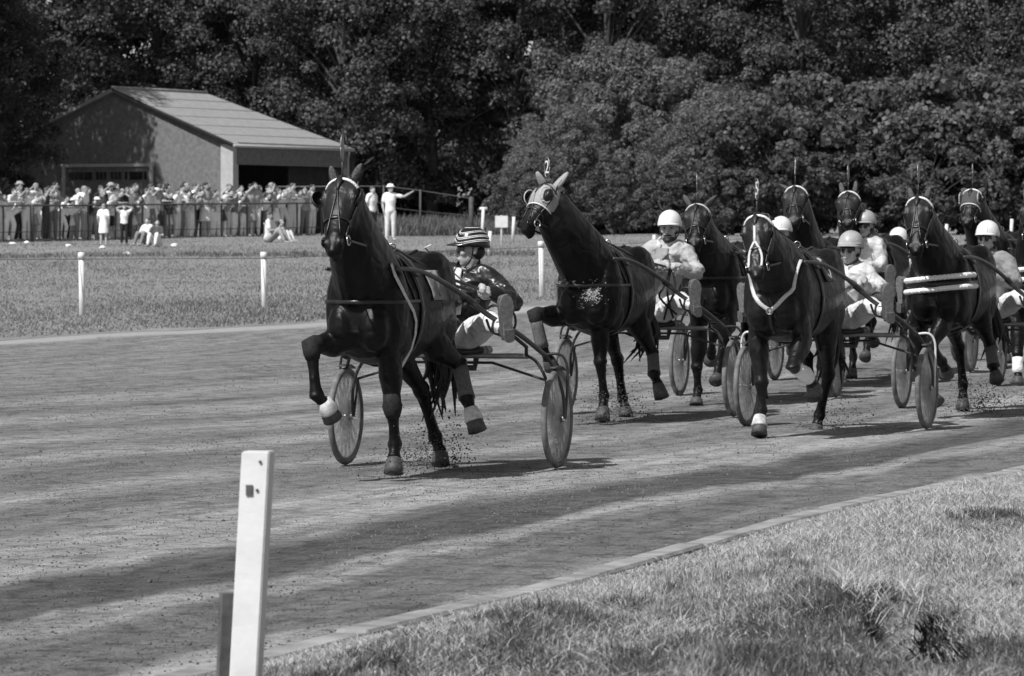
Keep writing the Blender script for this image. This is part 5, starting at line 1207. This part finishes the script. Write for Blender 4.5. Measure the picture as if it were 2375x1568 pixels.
obj('front_fascia', slab([bp(-.02, .3, 2.75), bp(-.02, .3, EH), bp(-.02, BL, EH), bp(-.02, BL, 2.75)], .15), M['barn_wall'], barn, False)
obj('corner_board', box(bp(.12, -.02, EH / 2 - .03), (.55, .12, EH - .1), [(UG[0], UG[1], 0), (UE[0], UE[1], 0), (0, 0, 1)]), M['barn_trim'], barn, False)
obj('corner_board', box(bp(-.05, .18, EH / 2 - .03), (.10, .45, EH - .1), [(UG[0], UG[1], 0), (UE[0], UE[1], 0), (0, 0, 1)]), M['barn_trim'], barn, False)
obj('front_post', box(bp(-.04, BL - .1, EH / 2), (.15, .2, EH), [(UG[0], UG[1], 0), (UE[0], UE[1], 0), (0, 0, 1)]), M['barn_trim'], barn, False)
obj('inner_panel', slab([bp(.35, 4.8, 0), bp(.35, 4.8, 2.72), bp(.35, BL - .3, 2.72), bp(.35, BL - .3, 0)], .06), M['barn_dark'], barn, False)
obj('gate_brace', tube([bp(.1, .6, 1.6), bp(.1, 3.4, .7)], .05, 6), M['barn_trim'], barn)
ov = .22
rf = obj('roof', slab([bp(-ov, -ov, EH - .06), bp(-ov, BL + ov, EH - .06), bp(GW / 2, BL - 2.0, RH_), bp(GW / 2, -ov, RH_)], .12), M['barn_roof'], barn, False)
obj('roof_slope', slab([bp(GW + ov, BL + ov, EH - .06), bp(GW + ov, -ov, EH - .06), bp(GW / 2, -ov, RH_), bp(GW / 2, BL - 2.0, RH_)], .12), M['barn_roof'], rf, False)
obj('roof_hip', slab([bp(-ov, BL + ov, EH - .06), bp(GW + ov, BL + ov, EH - .06), bp(GW / 2, BL - 2.0, RH_)], .12), M['barn_roof'], rf, False)
obj('ridge_cap', tube([bp(GW / 2, -ov, RH_ + .02), bp(GW / 2, BL - 2.0, RH_ + .02)], .07, 8), M['barn_roof'], rf)
obj('barge_board', tube([bp(-ov, -ov - .03, EH - .10), bp(GW / 2, -ov - .03, RH_ - .04)], (.07, .025), 8), M['barn_dark'], rf)
for i in range(1, 6):
    t = i / 6; A_, B_ = lerp(bp(-ov, -ov, EH - .06), bp(GW / 2, -ov, RH_), t), lerp(bp(-ov, BL + ov, EH - .06), bp(GW / 2, BL - 2.0, RH_), t)
    obj('roof_lap', tube([A_ + vec((0, 0, .01)), B_ + vec((0, 0, .01))], .010, 6), M['barn_roof'], rf)
obj('gutter', tube([bp(-ov - .08, -ov, EH - .14), bp(-ov - .08, BL + ov, EH - .14)], .06, 8), M['barn_trim'], rf)
obj('downpipe', tube([bp(-ov - .06, BL - .1, EH - .15), bp(-.2, BL - .1, EH - .5), bp(-.2, BL - .1, 0)], .04, 8), M['barn_trim'], barn)
def gable_at(pxx): # distance along the gable for a picture column
    k = (pxx - CX) / FPX; return (BC[0] - k * BC[1]) / (k * UG[1] - UG[0])
dr = obj('sliding_door', slab([bp(gable_at(355), -.10, 0), bp(gable_at(355), -.10, 2.72), bp(gable_at(152), -.10, 2.72), bp(gable_at(152), -.10, 0)], .06), M['barn_wall'], barn, False)
obj('door_rail', box((bp(gable_at(355), -.12, 2.76) + bp(gable_at(152), -.12, 2.76)) / 2, (abs(gable_at(355) - gable_at(152)) + .2, .1, .12), [(UG[0], UG[1], 0), (UE[0], UE[1], 0), (0, 0, 1)]), M['barn_trim'], dr, False)
for a_ in (152, 355): obj('door_frame', box(bp(gable_at(a_), -.13, 1.35), (.14, .08, 2.7), [(UG[0], UG[1], 0), (UE[0], UE[1], 0), (0, 0, 1)]), M['barn_trim'], dr, False)
for a_, b_ in ((164, 173), (176, 185), (188, 197), (200, 217), (227, 233), (236, 242), (245, 251), (261, 267), (270, 276), (279, 285), (294, 299), (304, 334), (338, 344)):
    obj('pane', slab([bp(gable_at(b_), -.135, 2.2), bp(gable_at(b_), -.135, 2.5), bp(gable_at(a_), -.135, 2.5), bp(gable_at(a_), -.135, 2.2)], .02), M['pane'], dr, False)

# ------------------------------------------------------------------ fences and posts
FA, FB = np.array([xat(-60, 133.2), 133.2]), np.array([xat(746, 146), 146.0])
def fpt(t, z): q = FA * (1 - t) + FB * t; return vec((q[0], q[1], gz(q[1]) + z))
fence = empty('crowd_fence', label='dark rail fence the spectators lean on', category='fence')
obj('top_rail', tube([fpt(t, 1.12) for t in np.linspace(0, 1, 20)], .026, 8), M['fence_dark'], fence)
obj('lower_rail', tube([fpt(t, .30) for t in np.linspace(0, 1, 20)], .012, 6), M['fence_dark'], fence)
for i in range(14): obj('fence_post', tube([fpt(i / 13, -.2), fpt(i / 13, 1.15)], .032 if i != 2 else .07, 8), M['fence_dark'], fence)
fence2 = empty('paddock_fence', label='tall bare post and rail fence right of the crowd', category='fence')
def q2(x, y, Y): return vec(at(x, y, Y))
for x, yt, yb, Y in ((640, 432, 545, 152), (890, 430, 546, 152), (975, 440, 546, 150), (1093, 458, 545, 147)): obj('fence_post', tube([q2(x, yb, Y), q2(x, yt, Y)], .038 if x != 1093 else .085, 8), M['fence_dark'], fence2)
for A_, B_ in (((640, 433, 152), (885, 432, 152)), ((640, 470, 152), (885, 470, 152)), ((895, 432, 152), (975, 442, 150)), ((975, 442, 150), (1093, 460, 147)), ((895, 480, 152), (975, 490, 150)), ((975, 490, 150), (1093, 500, 147))):
    obj('fence_rail', tube([q2(*A_), q2(*B_)], .017 if A_[1] < 470 else .010, 6), M['barn_wall'] if A_[0] == 640 else M['fence_dark'], fence2)
wp = []
for x, yt, yb, lb in ((190, 586, 732, 'white rail post, leftmost beside the far edge of the track'), (613, 585, 715, 'white rail post left of the leading horse'), (1257, 560, 692, 'white rail post between lead driver and hooded horse')):
    Y = groundY(yb); ht = (yb - yt) / FPX * Y; e_ = empty('rail_post', Matrix.Translation((xat(x, Y), Y, gz(Y))) @ Matrix.Rotation(rnd.uniform(-.02, .02), 4, 'Y'), label=lb, category='post', group='white rail posts beyond the track')
    obj('post', tube([(0, 0, -.2), (0, 0, ht - .11)], .045, 10, cap=.05), M['post_white'], e_); obj('cap', tube([(0, 0, ht - .095), (0, 0, ht)], .056, 10, cap=.15), M['post_white'], e_); obj('collar', tube([(0, 0, ht - .12), (0, 0, ht - .085)], .04, 10), M['fence_dark'], e_); wp.append(vec((xat(x, Y), Y, gz(Y) + ht - .1)))
d0 = wp[0] - (wp[1] - wp[0]); wire = [d0] + wp + [wp[2] + (wp[2] - wp[1]) * 1.5]
obj('rail_wire', tube(wire, .005, 5), M['fence_dark'], label='thin wire strung along the white rail posts', category='wire')
for x, yt, yb, lb in ((1121, 484, 552, 'short white post with a cross top behind the lead driver'), (1137, 536, 592, 'short leaning white post touching the lead helmet'), (1192, 503, 556, 'short white post right of the sign board'),
                      (1518, 545, 575, 'short white post left of the plain white helmet'), (2196, 520, 566, 'white post between fleece breasted and dark hooded horses'), (2347, 508, 566, 'white post near the right edge beyond the dark hooded horse')):
    Y = groundY(max(yb, 560)); e_ = obj('marker_post', tube([q2(x - 3, yb + 6, Y), q2(x, yt, Y)], .05, 8, cap=.05), M['post_white'], label=lb, category='post', group='short white posts in the infield')
    if x == 1121: obj('cross_top', tube([q2(x - 8, yt, Y), q2(x + 8, yt, Y)], .05, 8), M['post_white'], e_)
Y = 126.0; sb = empty('sign_board', label='blank square white board on a thin post', category='sign')
obj('board', box(q2(1163, 514, Y), (.37, .03, .34)), M['post_white'], sb, False); obj('post', tube([q2(1163, 572, Y + .04), q2(1163, 500, Y + .04)], .025, 8), M['post_white'], sb)

# foreground post
Yp = 14.0; fp = empty('track_post', Matrix.Translation((xat(575, Yp), Yp, 0)), label='white square wooden post in the left foreground, its top in view', category='post')
Rz = Matrix.Rotation(math.radians(-10), 3, 'Z'); bm = bmesh.new(); bmesh.ops.create_cube(bm, size=1)
zt = HC - (1046 - HY) / FPX * Yp
for v in bm.verts: v.co = Rz @ Vector((v.co.x * .092, v.co.y * .085, 0)) + Vector((0, 0, zt if v.co.z > 0 else -.3)); 
for v in bm.verts:
    if v.co.z > 0: v.co += Vector((.034, 0, 0)) ; 
    else: v.co -= Vector((.034, 0, 0))
bmesh.ops.bevel(bm, geom=bm.edges[:], offset=.004, segments=2, affect='EDGES'); me = bpy.data.meshes.new('post'); bm.to_mesh(me); bm.free(); obj('post', me, M['post_white'], fp, False)
def pface(x, y): return vec(at(x, y, Yp - .046 - (x - 575) * .0002)) - vec((xat(575, Yp), Yp, 0))
for x, y, r_ in ((603, 1071, .005), (596, 1137, .005)): obj('nail_hole', tube([pface(x, y), pface(x, y) + vec((0, .03, 0))], r_, 8), M['wood_old'], fp)
obj('worn_patch', box(pface(578, 1137) + vec((0, .004, 0)), (.022, .006, .034), [tuple(Rz @ Vector((1, 0, 0))), tuple(Rz @ Vector((0, 1, 0))), (0, 0, 1)]), M['wood_old'], fp, False)
st = obj('old_stake', box((xat(519, 14.3), 14.3, .447 - .45), (.055, .05, .9), [(1, .3, -.03), (-.3, 1, 0), (.04, 0, 1)]), M['wood_old'], smooth=False, label='old dark wooden stake behind the white foreground post', category='stake')

# ------------------------------------------------------------------ the crowd
def stand_joints(pose='stand', sc=1.0, tw=0.0):
    J = {'pelvis': LV(0, 0, .92), 'chest': LV(0, .01, 1.25), 'neck': LV(0, .01, 1.45), 'head': LV(0, .04, 1.60), 'face': LV(tw, 1, -.08)}
    for s_, sg in (('l', 1), ('r', -1)):
        J['shoulder_' + s_] = LV(.18 * sg, .01, 1.40); J['elbow_' + s_] = LV(.24 * sg, -.03, 1.13); J['hand_' + s_] = LV(.22 * sg, .07, .90)
        J['hip_' + s_] = LV(.09 * sg, 0, .90); J['knee_' + s_] = LV(.10 * sg, .03, .49); J['ankle_' + s_] = LV(.11 * sg, -.01, .085); J['toe_' + s_] = LV(.14 * sg, .17, .02)
    if pose in ('lean', 'lean2'):
        k = 1 if pose == 'lean' else .55
        for n_ in ('chest', 'neck', 'head', 'shoulder_l', 'shoulder_r'): z = J[n_][2]; J[n_] = J[n_] + LV(0, .42 * (z - .92) * k / .5 * .62, -.16 * (z - .92) * k / .5)
        J['pelvis'] = J['pelvis'] + LV(0, -.06, 0)
        for s_, sg in (('l', 1), ('r', -1)): J['elbow_' + s_] = LV(.27 * sg, .30, 1.19); J['hand_' + s_] = LV(.10 * sg, .42, 1.19)
        J['face'] = LV(tw - .25, 1, .05)
        if pose == 'lean2': J['hand_l'] = LV(.22, .36, 1.19); J['elbow_l'] = LV(.30, .12, 1.22); J['elbow_r'] = LV(-.30, .20, 1.17); J['knee_l'] = LV(.13, .16, .52); J['ankle_l'] = LV(.13, .10, .085); J['toe_l'] = LV(.15, .28, .03)
    if pose == 'arms_up':
        for s_, sg in (('l', 1), ('r', -1)): J['elbow_' + s_] = LV(.36 * sg, .10, 1.55); J['hand_' + s_] = LV(.12 * sg, .08, 1.64)
    if pose == 'shade':
        J['elbow_r'] = LV(-.34, .16, 1.42); J['hand_r'] = LV(-.10, .16, 1.64)
    if pose == 'point':
        J['elbow_l'] = LV(.42, .10, 1.36); J['hand_l'] = LV(.66, .12, 1.50); J['face'] = LV(.4, 1, 0)
    if pose == 'sit':
        for n_ in list(J):
            if n_ != 'face': J[n_] = J[n_] - LV(0, 0, .80)
        for s_, sg in (('l', 1), ('r', -1)):
            J['knee_' + s_] = LV(.13 * sg, .40, .42); J['ankle_' + s_] = LV(.13 * sg, .56, .08); J['toe_' + s_] = LV(.15 * sg, .76, .04)
            J['elbow_' + s_] = LV(.25 * sg, .16, .36); J['hand_' + s_] = LV(.10 * sg, .36, .40)
            for n_ in ('shoulder_', ): J[n_ + s_] = J[n_ + s_] + LV(0, .06, 0)
        J['chest'] = J['chest'] + LV(0, .03, 0)
    if pose == 'recline':
        for n_ in ('pelvis', 'chest', 'neck', 'head', 'shoulder_l', 'shoulder_r', 'hip_l', 'hip_r'): z = J[n_][2] - .80; J[n_] = LV(J[n_][0], -max(z - .12, 0) * .75, .12 + max(z - .12, 0) * .70 if z > .12 else z)
        for s_, sg in (('l', 1), ('r', -1)): J['knee_' + s_] = LV(.14 * sg, .42, .34 if sg > 0 else .20); J['ankle_' + s_] = LV(.14 * sg, .80, .07); J['toe_' + s_] = LV(.16 * sg, .92, .22); J['elbow_' + s_] = LV(.30 * sg, -.50, .22); J['hand_' + s_] = LV(.30 * sg, -.48, .05)
        J['face'] = LV(.2, 1, .1)
    if sc != 1.0:
        for n_ in J:
            if n_ != 'face': J[n_] = J[n_] * sc
    return J
def crowd_proto(pose, dress=False, tw=0.0, long_hair=False):
    D = person_geo(stand_joints(pose, 1.0, tw), fingers=False); C, f, up, sd, sc = D['_head']; J = stand_joints(pose, 1.0, tw); pr = {}
    pr['person'] = union(gather(D, ALLK), .022, 2, 'person')
    sh = gather(D, ['torso'], .016)
    for s_ in 'lr': S_, E_ = vec(J['shoulder_' + s_]), vec(J['elbow_' + s_]); sh.add(tube([S_, lerp(S_, E_, .75)], [.068, .060], 10))
    pr['shirt'] = union(sh, .024, 2, 'shirt')
    if dress:
        P = vec(J['pelvis']); tr_ = Geo(); dn = nrm(lerp(J['knee_l'], J['knee_r'], .5) - P); L = np.linalg.norm(lerp(J['knee_l'], J['knee_r'], .5) - P)
        tr_.add(tube([P + vec((0, 0, .10)), P, P + dn * L * .5, P + dn * L * .95], [(.14, .11), (.175, .135), (.20, .17), (.22, .19)], 16, side=vec((1, 0, 0)), cap=.05)); pr['skirt'] = union(tr_, .024, 1, 'skirt')
    else: pr['trousers'] = union(gather(D, ['leg_l', 'leg_r'], .016).add(ell(vec(J['pelvis']), (.165, .125, .12))), .024, 2, 'trousers')
    hg = Geo().add(ell(C - f * .02 + up * .045, (.086, .098, .078), [sd, f, up], 12, 8))
    if long_hair: hg.add(ell(C - f * .05 - up * .05, (.085, .06, .13), [sd, f, up], 12, 8))
    pr['hair'] = mesh_of('hair', hg)
    return pr
PROTO = {'lean': crowd_proto('lean'), 'lean_d': crowd_proto('lean', True, -.3, True), 'lean2': crowd_proto('lean2', False, -.5), 'stand': crowd_proto('stand', False, -.3), 'stand_d': crowd_proto('stand', True, .3, True), 'shade': crowd_proto('shade'),
         'arms_up': crowd_proto('arms_up'), 'point': crowd_proto('point'), 'sit': crowd_proto('sit'), 'sit_d': crowd_proto('sit', False, .5, True)}
TONE = {'white': mat('cloth_white', .88, .8, .08, 10, .2, .2), 'pale': mat('cloth_pale', .68, .8, .1, 10, .2, .2), 'light grey': mat('cloth_light', .34, .8, .1, 10, .2, .2), 'mid grey': mat('cloth_mid', .19, .8, .1, 10, .2, .2), 'dark grey': mat('cloth_dark', .07, .8, .1, 10, .2, .2), 'black': mat('cloth_black', .025, .8, .1, 10, .2, .2)}
SKIN = [mat('skin_pale', .42, .55, .1, 20), mat('skin_tan', .32, .55, .1, 20)]
HAIR = [M['dark_hair'], mat('hair_brown', .07, .6, .2, 30), mat('hair_fair', .28, .6, .2, 30)]
for pr in PROTO.values():
    for me in pr.values(): me.materials.append(TONE['pale'])
def link_mat(o, m_): o.material_slots[0].link = 'OBJECT'; o.material_slots[0].material = m_
def crowd(proto, x, y, z, rot, sc, top, bottom, label, group, hat=None, skin=0, hair=0):
    pr = PROTO[proto]; b = bpy.data.objects.new('person', pr['person']); COL.objects.link(b); b.matrix_world = Matrix.Translation((x, y, z)) @ Matrix.Rotation(rot, 4, 'Z') @ Matrix.Scale(sc, 4)
    b['label'] = label; b['category'] = 'person'; b['group'] = group; link_mat(b, SKIN[skin])
    for k, me in pr.items():
        if k == 'person': continue
        o = bpy.data.objects.new(k, me); COL.objects.link(o); o.parent = b
        link_mat(o, {'shirt': TONE[top], 'trousers': TONE[bottom], 'skirt': TONE[bottom], 'hair': HAIR[hair]}[k])
    if hat:
        J_ = PROTO_HEAD[proto]; o = obj('hat', Geo().add(tube([J_ + vec((0, 0, .07)), J_ + vec((0, 0, .085)), J_ + vec((0, 0, .10)), J_ + vec((0, 0, .155))], [.15, .15, .10, .085], 14, cap=.2)), TONE[hat], b)
    return b
PROTO_HEAD = {k: vec(stand_joints({'lean_d': 'lean', 'stand_d': 'stand', 'sit_d': 'sit'}.get(k, k), 1.0)['head']) for k in PROTO}
cr_ = random.Random(23)
fdir = math.atan2(FB[1] - FA[1], FB[0] - FA[0])
tones_top = ['white'] * 15 + ['pale'] * 6 + ['light grey'] * 3 + ['mid grey'] * 1 + ['dark grey'] * 2 + ['black'] * 2
tones_bot = ['white', 'white', 'pale', 'pale', 'pale', 'light grey', 'light grey', 'light grey', 'mid grey', 'mid grey', 'dark grey', 'black']
nF = 64
for i in range(nF):
    t = (i + .5 + cr_.uniform(-.3, .3)) / nF; k = cr_.choice(['lean', 'lean', 'lean_d', 'lean2', 'lean2', 'stand', 'shade', 'stand_d']); lean = k.startswith('lean'); off = (.47 if lean else .34) + cr_.uniform(0, .08)
    q = fpt(t, 0); x, y = q[0] - math.sin(fdir) * off, q[1] + math.cos(fdir) * off; tp, bt = cr_.choice(tones_top), cr_.choice(tones_bot)
    crowd(k, x, y, gz(y), fdir + cr_.uniform(-.6, .7), cr_.uniform(.86, 1.08), tp, bt, f"person in {tp} top and {bt} {'skirt' if k.endswith('_d') else 'trousers'} {'leaning on' if lean else 'standing at'} the fence, {ordinal(i)} from left", 'spectators in the front row at the fence',
          hat='white' if i in (21,) else 'pale' if i in (4, 17, 33) else None, skin=cr_.randrange(2), hair=cr_.choice([0, 0, 1, 1, 2]))
nB = 46
for i in range(nB):
    t = (i + .5 + cr_.uniform(-.4, .4)) / nB; k = cr_.choice(['stand', 'shade', 'stand_d', 'stand']); off = 1.1 + cr_.uniform(0, .9); q = fpt(t, 0); x, y = q[0] - math.sin(fdir) * off, q[1] + math.cos(fdir) * off; tp, bt = cr_.choice(tones_top), cr_.choice(tones_bot)
    crowd(k, x, y, gz(y), fdir + cr_.uniform(-.5, .5), cr_.uniform(.93, 1.08), tp, bt, f"person in {tp} top standing behind the front row, {ordinal(i)} from left", 'spectators standing behind the front row', hat='light grey' if i in (9, 20) else None, skin=cr_.randrange(2), hair=cr_.choice([0, 0, 1, 2]))
def ground_person(k, pxx, pyy, rot, sc, tp, bt, lb, skin=0, hair=1, hat=None):
    Y = groundY(pyy); return crowd(k, xat(pxx, Y), Y, gz(Y), rot, sc, tp, bt, lb, 'people on the grass in front of the fence', hat, skin, hair)
ground_person('stand_d', 240, 569, 3.0, .72, 'white', 'white', 'small person in white dress standing on the grass before the fence', hair=2)
ground_person('arms_up', 288, 568, .2, .70, 'white', 'black', 'small person in white shirt and black trousers holding both hands to the head', hair=0)
ground_person('sit', 345, 570, -.6, .92, 'pale', 'mid grey', 'person in pale shirt sitting on the grass, left of the seated pair', hair=1)
ground_person('sit_d', 366, 572, -.3, .88, 'dark grey', 'pale', 'person in dark top sitting on the grass, right of the seated pair', hair=0)
ground_person('sit', 622, 564, 1.25, 1.05, 'pale', 'light grey', 'person in pale clothes sitting sideways on the grass left of the leading horse', skin=1)
ground_person('sit', 652, 560, 1.0, .75, 'mid grey', 'pale', 'small person sitting right of the sideways sitting figure', hair=2)
ground_person('point', 905, 557, .25, 1.02, 'white', 'pale', 'person in white shirt and cap stretching one arm out beside the tall fence', hat='white')
ground_person('stand', 862, 556, .9, 1.0, 'white', 'dark grey', 'person in white top and dark trousers right of the leading horse head')
for i, (x, y, lb) in enumerate(((28, 568, 'leftmost'), (62, 566, 'second from left'), (158, 574, 'third from left'), (296, 592, 'nearest to the track'), (236, 577, 'below the white dress'), (404, 572, 'beside the seated pair'))):
    Y = groundY(y); PG = Geo(); v_, f_ = ell((0, 0, 0), (.10, .08, .045), None, 8, 6); pr_ = random.Random(i); PG.add(([vec(q) * pr_.uniform(.6, 1.35) for q in v_], f_))
    obj('paper_scrap', PG, TONE['white'], smooth=False, label=f'crumpled white paper on the far grass, {lb}', category='paper', group='paper scraps on the grass').location = (xat(x, Y), Y, gz(Y) + .04)
